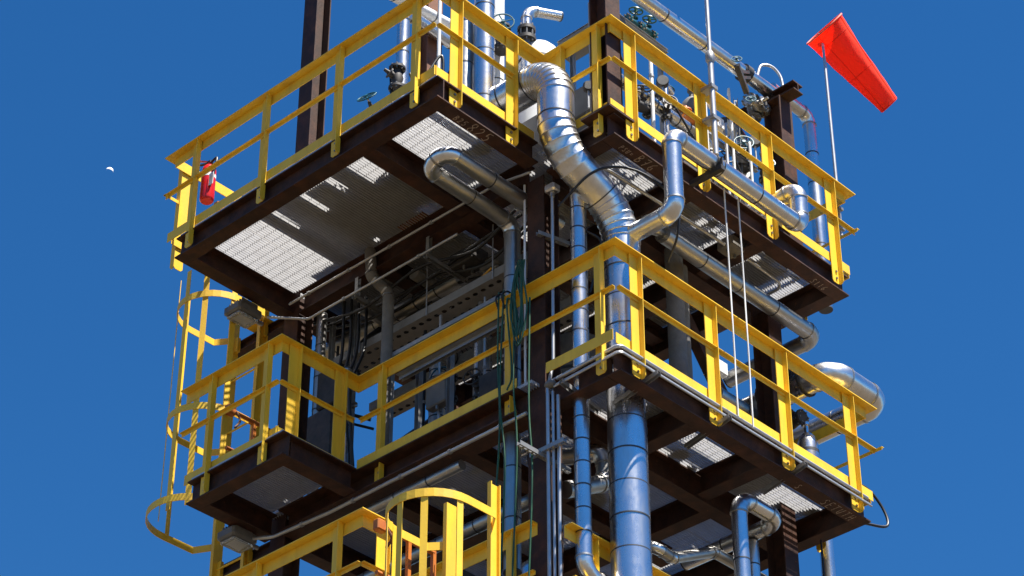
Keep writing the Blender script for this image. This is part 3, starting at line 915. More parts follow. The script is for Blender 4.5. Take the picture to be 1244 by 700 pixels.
valve('dark valve half hidden behind the right railing', (1.42, .55, 2.62), (1, 0, 0), .045, (0, -.2, 1))
valve('dark valve with brass coloured actuator behind the right railing', (1.72, .50, 2.62), (1, 0, 0), .05, (0, .1, 1), wheel=False, body='orange_paint')
vessel('small dark cone topped drum behind the lightning mast', (1.95, .62, 2.2), .11, .75, 'grey_paint', 'filter_drum', 'drum')
pipe('pale pipe standing behind the right railing near the capped post', [(2.72, .60, DK), (2.72, .60, 3.02), (2.4, .60, 3.02)], .058, .1, seam=.4, material='white_metal')
valve('dark valve cluster left of the capped post', (2.55, .50, 2.60), (0, 0, 1), .05, (-.6, -.6, .2))
valve('dark valve on the hanging bracket below the high pipe', (2.72, .45, 3.30), (0, 0, 1), .05, (-.7, -.5, .1), wheel=False, body='lagging')
for i, (x, y, z0, z1) in enumerate(((1.62, .25, 1.6, 2.75), (2.15, .3, 1.6, 2.75), (2.42, .3, 1.6, 2.62), (2.3, .42, 1.6, 3.3))):
    tube(('thin grey tube behind the lightning mast', 'thin pale tube right of the lightning mast', 'thin tube with hooked top left of the capped post', 'tall thin pale tube rising above the right railing')[i],
         [(x, y, z0), (x, y, z1), (x + .12, y + .1, z1 + .04)], .014, 'white_metal', 'instrument_tube', 'tube', 'instrument tubes', R=.04)
# brackets clamped on the high pipe
hb = thing('pipe_clamp', (2.3, .2, 3.25), 'black clamp bracket gripping the high silver pipe', 'clamp')
MB().rings([(2.38, .3, 3.487), (2.46, .3, 3.489)], .095, 16, True, True, [XX] * 2).build('ring', 'dark_iron', hb, 40)
for dz in (-.05, .02):
    MB().bar((2.42, .24, 3.45 + dz), (2.02, .05, 3.10 + dz), .022, .03).build('arm', 'dark_iron', hb)
MB().bar((1.92, .02, 3.13), (2.16, .10, 2.97), .05, .06).build('jaw', 'dark_iron', hb)
handwheel(hb, (1.90, .0, 3.18), (-.6, -.5, .3), .05, 'teal_paint', .006); handwheel(hb, (2.22, .10, 2.93), (-.6, -.5, .3), .05, 'teal_paint', .006)
cb = thing('support_beam', (2.7, .3, 3.33), 'brown cross beam resting on the capped post', 'beam')
MB().ext(isec(.15, .11), (2.86, -.02, 3.40), (2.86, .9, 3.40), XX, ZZ).build('girder', 'brown', cb)
MB().box(2.76, 2.96, .15, .35, 3.322, 3.344).build('seat_plate', 'brown', cb)
hose('grey hose arching over the top of the capped post', [(2.62, .3, 3.56), (2.68, .28, 3.74), (2.80, .24, 3.78), (2.88, .2, 3.68), (2.89, .18, 3.50)], .016, 'conduit', 'flexible_hose', 'hose')
valve('silver clad valve just left of the capped post', (2.66, .36, 3.26), (1, 0, 0), .05, (0, -.9, .1), wheel=False, body='alu_dull')
def gauge(label, c, face=(-.7, -.7, -.1), r=.06):
    c = V(c); f = V(face).normalized()
    th = thing('pressure_gauge', tuple(c - ZZ * .25), label, 'gauge', 'pressure gauges')
    MB().rings([c - f * .03, c + f * .025, c + f * .03], [r, r, r * .92], 18, True, True, [f] * 3).build('case', 'dark_iron', th, 40)
    MB().rings([c + f * .031, c + f * .033], r * .88, 18, True, True, [f] * 2).build('dial', 'grey_paint', th)
    MB().cyl(c - ZZ * .25, c - ZZ * (r * .9), .010, n=8).build('stem', 'conduit', th, 50)
    return th
gauge('round gauge behind the right railing left of the lightning mast', (1.15, .33, 2.62))
gauge('round gauge behind the right railing beside the capped post', (2.55, .33, 2.72))
gauge('round gauge low behind the stub railing', (.30, .52, 2.15), r=.05)
pipe('white lagged pipe rising behind the right railing right of the mast', [(2.12, .62, DK), (2.12, .62, 2.75), (2.45, .62, 2.95)], .075, .14, seam=.3, material='white_metal', elbow='white_metal')
pipe('dull horizontal pipe behind the right railing near the capped post', [(1.7, .72, 2.30), (3.3, .72, 2.30)], .06, seam=.3, material='alu_dull')
valve('dark valve on the dull horizontal pipe behind the right railing', (2.35, .62, 2.36), (1, 0, 0), .05, (-.5, -.7, .3), wmat='dark_iron')
valve('dark valve low behind the right railing left of the mast', (.86, .36, 2.16), (1, 0, 0), .045, (-.2, -.3, 1), wmat='dark_iron')
jbox('small white instrument box behind the right railing', (1.90, .30, 2.52), .12, .1, .14, 'white_metal')
jbox('small dark instrument box left of the capped post', (2.62, .42, 3.02), .14, .12, .12, 'dark_iron')
for i, (x, a) in enumerate(((.75, .1), (1.55, -.08), (2.25, .12))):
    hose(('black cable sagging behind the right railing near the corner', 'black cable sagging behind the right railing at the mast', 'black cable sagging behind the right railing near the capped post')[i],
         [(x - .2, .34, 2.5 + a), (x, .32, 2.2), (x + .2, .36, 2.15), (x + .32, .4, 2.6 - a)], .011, 'black_rubber', 'cable', 'cable', 'black cables')
for i, (x, y, z1, r, m_) in enumerate(((.95, .30, 2.9, .02, 'white_metal'), (1.30, .42, 2.75, .03, 'alu'), (1.82, .36, 2.85, .022, 'white_metal'), (2.02, .28, 2.62, .016, 'conduit'), (2.62, .30, 2.95, .024, 'alu'), (3.25, .42, 2.5, .03, 'alu_dull'))):
    tube(('first', 'second', 'third', 'fourth', 'fifth', 'sixth')[i] + ' small riser behind the right railing of the highest deck, counted from its corner', [(x, y, DK), (x, y, z1), (x + .16, y + .05, z1)], r, m_, 'riser', 'pipe', 'small risers on the highest deck', R=.05, clamps=.6)
valve('small dark valve on the second small riser of the highest deck', (1.30, .42, 2.40), (0, 0, 1), .035, (-.5, -.8, .2), wmat='dark_iron')
valve('small dark valve on the fifth small riser of the highest deck', (2.62, .30, 2.35), (0, 0, 1), .035, (-.5, -.8, .2), wmat='teal_paint')
rk = thing('slotted_rack', (2.6, .5, DK), 'slotted strut rack between the mast and the capped post', 'frame')
strut(rk, (2.48, .48, DK), (2.48, .48, 3.3), (-.7, -.7, 0)); strut(rk, (2.3, .46, 3.12), (2.95, .46, 3.12), (0, -1, 0)); strut(rk, (1.75, .44, 2.50), (2.7, .44, 2.50), (0, -1, 0))
# lightning mast
lm = thing('lightning_mast', (1.345, -.1, 1.6), 'thin grey mast outside the right railing reaching out of the picture', 'mast')
MB().cyl((1.345, -.1, 1.62), (1.345, -.1, 2.80), .028, n=12).build('lower_tube', 'conduit', lm, 40)
MB().cyl((1.345, -.1, 2.80), (1.345, -.1, 4.6), .021, n=12).build('upper_tube', 'conduit', lm, 40)
MB().rings([(1.345, -.1, z) for z in (2.72, 2.75, 2.83, 2.86)], [.03, .045, .045, .03], 12).build('collar', 'galv', lm, 40)
for z in (2.42, 2.05): MB().box(1.30, 1.39, -.135, -.0, z - .02, z + .02).build('clamp', 'galv', lm)
pipe('silver stand pipe at the right end of the highest deck behind the windsock pole', [(3.52, .8, 1.5), (3.52, .8, 2.3)], .06, seam=.3, material='alu_dull')
# brackets carrying the outside loop
for i, x in enumerate((1.15,)):
    br = thing('pipe_bracket', (x, -.1, 1.2), ('dark bracket holding the outside pipe loop near the lightning mast', 'dark bracket holding the outside pipe loop near its right end')[i], 'bracket', 'brackets of the outside loop')
    MB().bar((x, .05, 1.25), (x, -.32, 1.25), .05, .05).build('arm', 'dark_iron', br)
    MB().rings([(x - .02, -.20, 1.35), (x + .02, -.20, 1.35)], .094, 16, True, True, [XX] * 2).build('strap', 'dark_iron', br, 40)
    MB().bar((x, -.30, 1.278), (x, -.30, 1.36), .04, .012).build('stop', 'dark_iron', br)

# ------------------------------------------------------------------ fire extinguisher
fe = thing('fire_extinguisher', (-1.215, 4.05, 1.83), 'red fire extinguisher hanging inside the far left railing corner', 'fire extinguisher')
c = V((-1.215, 4.05, 1.83))
pr = [(0, .055), (.012, .066), (.03, .07), (.36, .07), (.40, .062), (.425, .042), (.435, .022), (.46, .022)]
MB().rings([c + ZZ * z for z, _ in pr], [r for _, r in pr], 24, True, True, [ZZ] * len(pr)).build('cylinder', 'red_paint', fe, 40)
MB().rings([c + ZZ * .27, c + ZZ * .31], .0712, 24).build('label_band', 'tag_white', fe, 40)
hd = MB().bev(c.x - .02, c.x + .02, c.y - .03, c.y + .03, c.z + .455, c.z + .49, .006).build('valve_head', 'dark_iron', fe)
MB().bar(c + V((0, .02, .49)), c + V((-.02, .13, .545)), .022, .01).build('lever', 'red_paint', hd)
MB().bar(c + V((0, .02, .475)), c + V((-.02, .12, .49)), .022, .01).build('carry_handle', 'dark_iron', hd)
MB().rings(curve_pts([c + V((0, -.03, .47)), c + V((.0, -.10, .48)), c + V((-.02, -.115, .36)), c + V((-.03, -.09, .2)), c + V((-.035, -.075, .13))], 8), .012, 8).build('discharge_hose', 'black_rubber', fe, 50)
MB().box(c.x - .05, c.x - .045, c.y - .13, c.y - .07, c.z + .13, c.z + .27).build('inspection_tag', 'tag_white', fe)

# ------------------------------------------------------------------ swing gates
def gate(label, x0, x1, y, z, swap=1):
    th = thing('safety_gate', (x0, y, z - .5), label, 'gate', 'orange ladder gates')
    r = .020
    for dz, nm in ((0, 'top_bar'), (-.42, 'bottom_bar')):
        MB().rings([(x0, y, z + dz), (x0 + (x1 - x0) * .5, y - .003, z + dz), (x1, y, z + dz)], r, 10).build(nm, 'orange_paint', th, 40)
    for x in (x1, x0 + (x1 - x0) * .55):
        MB().bar((x, y, z + .02), (x, y, z - .44), .034, .034).build('upright', 'orange_paint', th)
    MB().bev(x0 - .03, x0 + .07, y - .035, y + .035, z - .05, z + .05, .01).build('hinge', 'orange_paint', th)
    MB().rings(curve_pts([(x0 + .06, y - .04, z - .02), (x0 + .1, y - .055, z - .1), (x0 + .05, y - .05, z - .2)], 6), .012, 8).build('spring', 'rust', th, 40)
    return th
gate('orange safety gate across the ladder opening of the left balcony', -.42, .16, 4.45, 0.03)
gate('orange safety gate at the ladder opening along the bottom edge', -1.20, -.58, 1.52, -2.70)
gate('orange safety gate behind the fire extinguisher', -.72, -.1, 4.5, 2.28)
gp = thing('yellow_plate', (.1, 4.72, 1.05), 'yellow kick plates bolted to the brown stub beam behind the lamp', 'plate')
MB().box(.0, .012, 4.55, 4.85, 1.36, 1.62).build('panel', 'yellow', gp); MB().box(.013, .15, 4.56, 4.84, 1.36, 1.372).build('lip', 'yellow', gp)
sb = thing('stub_beam', (.16, 4.8, 1.2), 'brown stub beam reaching out to the left caged ladder', 'beam')
MB().ext(isec(.1, .12), (.17, 4.33, 1.28), (.17, 5.15, 1.28), XX, ZZ).build('girder', 'brown', sb)
for y in (4.66, 5.06): MB().box(.08, .118, y - .05, y + .05, 1.2, 1.36).build('clip', 'yellow', sb)
sb = thing('stub_beam', (.16, 4.8, -1.3), 'brown stub beam holding the left caged ladder below the balcony', 'beam')
MB().ext(isec(.1, .12), (.17, 4.33, -1.25), (.17, 5.15, -1.25), XX, ZZ).build('girder', 'brown', sb)
for y in (4.66, 5.06): MB().box(.08, .118, y - .05, y + .05, -1.33, -1.17).build('clip', 'yellow', sb)
floodlight('grey floodlight under the far end of the highest platform', (-.38, 4.40, 1.17))
floodlight('grey floodlight under the left balcony', (-.28, 4.36, -1.28))
floodlight('pale floodlight on the pipe at the bottom right corner', (3.85, .35, -1.80))

# ------------------------------------------------------------------ inside the middle level
# perforated cable trays running away to the left
def perforated(parent, p0, along, across, L, W, rows, pitch, rh, t=.003, name='bottom_plate', material='tray'):
    p0, along, across = V(p0), V(along).normalized(), V(across).normalized()
    nrm = along.cross(across)
    k = int(L / pitch); cw = W / rows; m_ = MB()
    for i in range(k):
        for j in range(rows):
            c = p0 + along * (pitch * (i + .5)) + across * (cw * (j + .5))
            sq = []; ho = []
            for q in range(8):
                a = q * PI / 4
                ca, sa = math.cos(a), math.sin(a); mm = max(abs(ca), abs(sa))
                sq.append(c + along * (ca / mm * pitch / 2) + across * (sa / mm * cw / 2))
                ho.append(c + along * (ca * rh) + across * (sa * rh * .8))
            m_.add(sq + ho, [(q, (q + 1) % 8, 8 + (q + 1) % 8, 8 + q) for q in range(8)])
    return m_.build(name, material, parent)
def tray(label, x0, x1, y0, y1, z, h=.09):
    th = thing('cable_tray', ((x0 + x1) / 2, (y0 + y1) / 2, z), label, 'cable tray', 'perforated cable trays')
    perforated(th, (x0, y0, z), YY, XX, y1 - y0, x1 - x0, 2, .10, .028)
    for x, s in ((x0, 1), (x1, -1)):
        MB().ext([(0, .0005), (.003 * s, .0005), (.003 * s, h - .003), (.02 * s, h - .003), (.02 * s, h), (0, h)], (x, y0, z), (x, y1, z), XX, ZZ).build('side_rail', 'tray', th)
    b = MB()
    for i in range(7):
        x = x0 + .03 + i * (x1 - x0 - .06) / 6
        b.rings([(x + .01 * math.sin(k * 1.3 + i), y0 + (y1 - y0) * k / 10, z + .018) for k in range(11)], .012, 6)
    b.build('cables', 'black_rubber', th, 60)
    return th
tray('perforated cable tray seen from below inside the middle level', .34, .64, 1.30, 3.95, .62)
tray('perforated cable tray further inside, half hidden by the hanging pipe', .95, 1.2, 1.3, 4.0, .45)
for i, y in enumerate((1.75, 2.6, 3.5)):
    for j, x in enumerate((.33, .65)):
        tube(('nearer', 'rear')[j] + ' hanger rod of the cable tray ' + ('by the vertical pipe', 'at its middle', 'at its far end')[i], [(x, y, .6), (x, y, 1.22)], .007, 'conduit', 'hanger_rod', 'rod', 'hanger rods', n=6)
hose('yellow cable lying along the cable tray', [(.52, 1.9, .80), (.45, 2.4, .74), (.50, 3.0, .73), (.42, 3.6, .72)], .014, 'cable_yellow', 'cable', 'cable')
hose('second yellow cable twisted beside the first along the tray', [(.42, 1.85, .82), (.52, 2.4, .77), (.44, 2.9, .74), (.48, 3.5, .72)], .012, 'cable_yellow', 'cable', 'cable')
# slotted strut frame just behind the railing
sf = thing('slotted_rack', (.12, 2.1, -1.0), 'slotted grey strut frame right behind the middle railing', 'frame')
strut(sf, (.10, 1.35, -.10), (.10, 2.72, -.10), (-1, 0, 0), .045); strut(sf, (.14, 1.35, -.14), (.14, 2.72, -.14), (0, 0, -1), .041)
for y in (2.62, 2.22): strut(sf, (.28, y, -.99), (.28, y, .28), (-1, 0, 0), .05)
strut(sf, (.24, 1.35, .26), (.24, 2.95, .26), (0, 0, -1), .045); strut(sf, (.24, 2.95, .26), (.24, 2.95, -.99), (-1, 0, 0), .045)
pipe('pipe with many bright bands standing inside the middle level', [(.75, 2.85, -1.0), (.75, 2.85, .45), (1.3, 2.85, .75)], .085, .15, seam=.085, material='alu_dull', n=20)
pipe('blue reflecting riser inside the middle level', [(.75, 2.33, -1.0), (.75, 2.33, .42)], .048, seam=.4)
pipe('second thin riser beside the blue reflecting riser', [(.98, 2.42, -1.0), (.98, 2.42, .6)], .035, seam=.4)
pipe('insulated pipe running back under the highest deck', [(.62, 2.45, 1.10), (.62, 4.4, 1.10)], .082, seam=.3, material='alu_dull')
pipe('thick grey pipe further back under the highest deck', [(1.0, 1.9, 1.02), (1.0, 4.3, 1.02)], .10, seam=.4, material='lagging', elbow='lagging', bands=False)
pipe('grey lagged pipe bending down from the highest deck into the middle level',
     [(.05, 3.10, 1.45), (.05, 3.06, 1.12), (.20, 2.98, .98), (.20, 2.98, -1.0)], .055, [0, .09, .09, 0], seam=.6, material='lagging', elbow='lagging', bands=False)
tube('thin conduit under the inner beam of the highest platform', [(-.10, 1.3, 1.205), (-.10, 4.05, 1.205)], .013, clamps=.55)
tube('thin conduit hung below the inner beam near the tray', [(.02, 1.9, 1.02), (.02, 3.9, 1.02), (-.2, 4.25, 1.10)], .013, clamps=.7, R=.12)
tube('long conduit crossing under the chalk marked beam', [(-.10, 1.3, 1.205), (-.02, .95, 1.205)], .012)
for i, (x, y) in enumerate(((.05, 2.3), (.05, 3.25))):
    h = thing('strut_hanger', (x, y, .95), ('small strut hanger under the inner beam, nearer the column', 'small strut hanger under the inner beam, nearer the far end')[i], 'hanger', 'strut hangers')
    strut(h, (x, y, 1.2), (x, y, .96), (0, -1, 0)); strut(h, (x - .05, y, .97), (x + .5, y, .97), (0, 0, -1))
# cable runs and small pipes crowding the ceiling of the middle level
rg = random.Random(11)
cl = ['nearest', 'second', 'third', 'fourth', 'fifth', 'sixth', 'seventh', 'farthest']
for i in range(8):
    x = .22 + .09 * i; e = lambda a: rg.uniform(-a, a)
    hose(cl[i] + ' black cable in the bundle sagging under the highest deck', [(x + e(.03), 1.35, 1.12 + e(.05)), (x + e(.05), 1.9, .98 + e(.1)), (x + e(.06), 2.6, 1.08 + e(.07)), (x + e(.05), 3.3, .95 + e(.12)), (x + e(.04), 4.05, 1.12 + e(.04))], .016, 'black_rubber', 'cable', 'cable', 'cable bundle under the highest deck')
for i, y in enumerate((1.55, 1.68, 1.82, 1.95, 2.1)):
    hose(('first', 'second', 'third', 'fourth', 'fifth')[i] + ' black cable dropping to the tray, counted from the vertical pipe', [(.75 + .05 * i, y, 1.2), (.70 + .04 * i, y + .05, .95), (.55 + .02 * i, y + .12, .72), (.5, y + .5, .66)], .013, 'black_rubber', 'cable', 'cable', 'cables dropping to the tray')
pipe('dark lagged pipe crossing under the highest deck', [(.3, 2.75, 1.14), (2.3, 2.75, 1.14)], .06, seam=.5, material='lagging', bands=False)
pipe('second dark lagged pipe crossing under the highest deck', [(.3, 3.45, 1.10), (2.3, 3.45, 1.10)], .075, seam=.5, material='alu_dull')
jbox('dark junction box under the highest deck near the tray', (.42, 2.15, 1.05), .22, .3, .16, 'dark_iron')
jbox('brown grey junction box under the highest deck further back', (.85, 3.1, .92), .25, .35, .2, 'lagging')
floodlight('small dark floodlight hung over the tray', (.62, 1.95, 1.02))
for i, (x, y, z1, r, m_) in enumerate(((.40, 1.62, .6, .014, 'conduit'), (.46, 1.72, .6, .02, 'black_rubber'), (.44, 1.95, .55, .013, 'conduit'), (.52, 2.08, .6, .025, 'lagging'), (.40, 2.48, .58, .014, 'conduit'), (.60, 2.55, .6, .03, 'lagging'), (.50, 2.78, .6, .016, 'black_rubber'))):
    tube(('first', 'second', 'third', 'fourth', 'fifth', 'sixth', 'seventh')[i] + ' thin riser behind the middle railing, counted from the corner column', [(x, y, -1.0), (x, y, z1)], r, m_, 'riser', 'pipe', 'thin risers inside the middle level', clamps=.5)
jbox('grey control box among the thin risers of the middle level', (.36, 2.44, -.30), .10, .26, .32)
jbox('dark control box low among the thin risers of the middle level', (.38, 1.80, -.55), .10, .24, .34, 'dark_iron')
jbox('lagged terminal box above the blue reflecting riser', (.72, 2.33, .48), .16, .2, .14, 'lagging')
valve('dark valve on a thin riser inside the middle level', (.52, 2.08, -.35), (0, 0, 1), .045, (-.8, -.3, .1), wmat='dark_iron')
valve('dark valve between the struts inside the middle level', (.60, 2.55, -.1), (0, 0, 1), .05, (-.8, -.3, .1), wmat='teal_paint')
# steel brace, cabinets and hoses at the back left
bz = thing('steel_brace', (.9, 4.2, -1.0), 'diagonal brown brace at the back of the middle level', 'brace')
MB().bar((.28, 4.18, -.95), (2.3, 4.18, 1.2), .11, .11, (0, 1, 0)).build('bar', 'brown', bz)
MB().box(.2, .44, 4.13, 4.135, -1.0, -.75).build('gusset', 'brown', bz)
pst = thing('pipe_post', (.95, 4.22, -1.0), 'dark slim post behind the diagonal brace', 'post')
MB().cyl((.98, 4.3, -1.0), (.98, 4.3, 1.2), .045, n=12).build('shaft', 'dark_iron', pst, 40); MB().box(.9, 1.06, 4.22, 4.38, -1.0, -.985).build('base_plate', 'dark_iron', pst)
jbox('dark panel cabinet behind the left balcony', (.14, 3.74, -.42), .12, .34, .72, 'dark_iron')
pipe('pale pipe beside the dark panel cabinet', [(.10, 3.40, -1.0), (.10, 3.40, .25)], .045, seam=.5)
for i in range(4):
    hose(('first', 'second', 'third', 'fourth')[i] + ' black hose drooping beside the dark panel cabinet from the left', [(.22 + .03 * i, 3.62 - .07 * i, 1.2), (.16 + .03 * i, 3.55 - .07 * i, .55), (.05, 3.5 - .07 * i, .0), (.10, 3.46 - .05 * i, -.5), (.2, 3.5 - .05 * i, -.95)], .016, 'black_rubber', 'hose', 'hose', 'black hoses at the balcony')
hose('black hose looped like a ring under the far end of the highest deck', [(.62, 3.5, 1.05), (.45, 3.62, .8), (.5, 3.7, .55), (.62, 3.55, .45), (.7, 3.4, .7), (.66, 3.45, 1.0)], .022, 'black_rubber')
hose('bent black pipe hanging over the balcony corner', [(.55, 3.95, .9), (.55, 3.95, .35), (.58, 3.90, .22), (.75, 3.75, .15)], .018, 'black_rubber')
hose('second bent black pipe hanging over the balcony corner', [(.42, 3.9, .9), (.42, 3.9, .2), (.46, 3.85, .06), (.7, 3.65, -.02)], .014, 'black_rubber')
pipe('dull riser behind the balcony railing beside the left column', [(.24, 3.95, -1.0), (.24, 3.95, 1.2)], .05, seam=.4, material='alu_dull')
jbox('dark upper panel behind the balcony railing', (.26, 3.78, .28), .12, .32, .42, 'dark_iron')
pk = thing('slotted_rack', (.35, 3.7, -1.0), 'slotted strut rack holding the dark panels behind the balcony', 'frame')
for y in (3.58, 3.9): strut(pk, (.34, y, -.99), (.34, y, 1.2), (-1, 0, 0), .045)
strut(pk, (.32, 3.5, .02), (.32, 4.0, .02), (-1, 0, 0), .041); strut(pk, (.32, 3.5, -.78), (.32, 4.0, -.78), (-1, 0, 0), .041)
# dark drums and long cabinet added to darken the inside
vessel('dark lagged drum added to darken the inside of the middle level', (1.75, 2.0, -1.0), .34, 1.6, 'lagging', 'drum', 'drum')
vessel('second dark drum added to darken the depth of the middle level', (2.45, 2.9, -1.0), .32, 1.7, 'grey_paint', 'drum', 'drum')
pipe('lagged pipe standing behind the right railing of the middle level', [(1.78, .80, -1.0), (1.78, .80, 1.22)], .085, seam=.5, material='lagging', bands=False)
pipe('thinner lagged pipe beside it behind the right railing', [(2.02, .92, -1.0), (2.02, .92, 1.2)], .07, seam=.5, material='lagging', bands=False)
cabinet('low dark cabinet added to shade the middle deck near the corner', .95, 1.50, .30, .9, .33, 'dark_iron', -.998)  # low cabinets added to keep sun off parts of the middle grating
cabinet('low dark cabinet added to shade the middle deck near the right end', 2.47, 2.80, .34, .9, .33, 'dark_iron', -.998)
cabinet('long dark cabinet added to darken the back of the middle deck', 1.3, 2.0, 2.6, 3.9, .6, 'dark_iron', -.998)
bz = thing('steel_brace', (2.6, 1.0, .2), 'dark diagonal brace under the right part of the highest deck', 'brace')
MB().bar((3.0, 1.05, -.2), (1.9, 1.05, 1.2), .1, .1, (0, 1, 0)).build('bar', 'brown', bz)
jbox('pale square box seen against the sky behind the right railing', (3.35, 1.6, 1.0), .2, .16, .16, 'white_metal')
# valve train and vessel under the large loop
pipe('dull pipe feeding the large loop', [(2.5, .95, .02), (3.3, .95, .02)], .085, seam=.4, material='alu_dull')
valve('round bolted valve cover under the large pipe loop', (3.40, .80, .42), (0, 1, 0), .10, (-.6, -.5, .3), wheel=False)
valve('dark valve below the large pipe loop', (3.45, .80, .08), (0, 1, 0), .055, (-.6, -.5, .2), wheel=False)
vessel('silver blue drum at the right end of the middle platform', (3.38, .58, -1.0), .10, .72, 'alu', 'filter_drum', 'drum')
hose('black cable looping round the right end of the middle platform', [(3.3, .3, -.9), (3.7, .25, -.72), (3.92, .2, -.86), (3.92, .15, -1.1), (3.62, .2, -1.18)], .014, 'black_rubber', 'cable', 'cable')

# ------------------------------------------------------------------ conduits on the corner column
for i, (dx, dy, r, z0, z1) in enumerate(((.015, .80, .018, -13.9, -1.12), (.03, .755, .014, -13.9, -1.2), (.045, .71, .016, -13.9, -1.25))):
    tube(('leftmost', 'middle', 'rightmost')[i] + ' of three conduits running down the corner column', [(dx, dy, z0), (dx, dy, z1)], r, group='conduits on the corner column')
tube('pale conduit rising from the bundle to the underside of the highest deck', [(.03, .80, -1.1), (.088, .80, -.85), (.088, .79, .62), (.088, .79, .95)], .015)
tube('pale thin rod left of the corner column', [(.078, 1.115, -1.0), (.078, 1.115, 1.2)], .011, 'white_metal', 'rod', 'rod')
lb = thing('conduit_fitting', (.02, .74, .93), 'pipe fitting with box at the head of the pale conduit', 'fitting')
MB().bev(.04, .14, .73, .85, .95, 1.03, .015).build('body', 'alu_wrinkled', lb); MB().cyl((.088, .79, .90), (.088, .79, .951), .022, n=8).build('hub', 'galv', lb)
lb = thing('conduit_fitting', (.02, .77, -1.2), 'dark round fitting where the conduits meet the middle deck', 'fitting')
MB().ball((.015, .77, -1.13), .045, (1, 1.3, .8)).build('body', 'grey_paint', lb, 60)
for i, z in enumerate((.55, -1.80, -3.6)):
    sf = thing('strut_bracket', (.0, .9, z), ('strut bracket on the corner column under the highest deck', 'strut bracket on the corner column under the middle deck', 'strut bracket on the corner column near the lowest deck')[i], 'bracket', 'strut brackets on the corner column')
    if i == 0:
        strut(sf, (.04, .93, z), (.36, .845, z), (0, 0, 1), .041)
    else:
        strut(sf, (-.10, .82, z), (-.10, 1.20, z), (0, 0, 1), .041) if False else None
        strut(sf, (-.28, .86, z), (.34, .86, z), (0, 0, 1), .041); strut(sf, (.0, .60, z + .045), (.0, .98, z + .045), (0, 0, 1), .041)
# tubing and conduit along the edge of the middle platform
for i, (o, z, r, m_) in enumerate(((-.005, -1.06, .018, 'conduit'), (-.025, -1.13, .009, 'conduit'), (-.045, -1.16, .009, 'conduit'))):
    tube(('thick conduit', 'upper thin tube', 'lower thin tube')[i] + ' following the right edge of the middle platform', [(.05 + o, .72, z - .02), (.05 + o, .03 + o, z), (3.45, .03 + o, z)], r, m_, group='tubing along the middle platform edge', R=.05)
for i, x in enumerate((.42, 1.35, 2.4)):
    h = thing('strut_bracket', (x, -.05, -1.22), ('strut bracket under the platform edge beside the large duct', 'strut bracket under the platform edge below the two hanging ropes', 'strut bracket under the platform edge near its right end')[i], 'bracket', 'strut brackets under the platform edge')
    strut(h, (x, -.08, -1.20), (x, .42, -1.295), (0, 0, -1), .041)
h = thing('strut_bracket', (.1, .5, -1.3), 'strut bracket under the platform edge left of the slim pipe', 'bracket', 'strut brackets under the platform edge')
strut(h, (-.02, .62, -1.18), (.42, .58, -1.295), (0, 0, -1), .041)
# hanging lines outside the right railing
for i, (x, z0) in enumerate(((1.435, -1.17), (1.637, -1.19))):
    hose(('left', 'right')[i] + ' of two pale lines hanging outside the right railings', [(x, -.10, z0), (x + .004, -.1, .0), (x, -.1, 1.28)], .0075, 'white_metal', 'hanging_line', 'line', 'two hanging lines', n=6)
# green hoses over the middle railing
def vline(x, y, z0, z1): return [(x, y, z0), (x + .004, y + .006, (z0 + z1) / 2), (x, y, z1)]
gl = ['outermost', 'second', 'third', 'fourth', 'fifth', 'innermost']
rg = random.Random(3)
for i in range(6):
    y = .985 + .012 * i; e = lambda a: rg.uniform(-a, a)
    hose(gl[i] + ' loop of the green hose coil hung over the middle railing', [(-.02, y + .05 + e(.01), .27 + e(.03)), (-.075 + e(.015), y + e(.02), .04), (-.085 + e(.01), y - .015 + e(.03), -.32), (-.085 + e(.01), y + .02 + e(.03), -.60 + e(.12)), (-.08 + e(.01), y + .075 + e(.02), -.32), (-.07 + e(.01), y + .085 + e(.02), .02), (-.02, y + .055, .27 + e(.03))], .0085, 'green_hose', 'hose', 'hose', 'green hose coil')
for i, (y, z0, z1) in enumerate(((1.10, -2.9, .1), (1.24, -3.0, .03), (1.30, -2.2, .03), (.93, -3.2, -.2), (1.16, -1.05, -.1))):
    hose(('green hose hanging straight down under the coil', 'dark green hose hanging left of the coil down to the cage', 'dark green hose ending at the beam left of the coil', 'thin green line hanging beside the corner column', 'short green hose tail under the coil')[i],
         [(-.06, y, z1), (-.085, y + .02 * math.sin(i * 2.), (z0 + z1) / 2 + .4), (-.075, y - .03, (z0 + z1) / 2 - .3), (-.08, y + .02, z0)], .0085, 'green_hose', 'hose', 'hose', 'hanging green hoses')
for i, y in enumerate((1.20, 1.27)):
    hose(('nearer', 'farther')[i] + ' dark strap wound round the middle railing beside the hoses', [(-.02, y, -.13), (.03, y + .01, -.02), (-.03, y + .02, .02), (-.095, y + .03, -.05), (-.04, y + .05, -.14)], .009, 'black_rubber', 'strap', 'strap', 'straps on the railing')

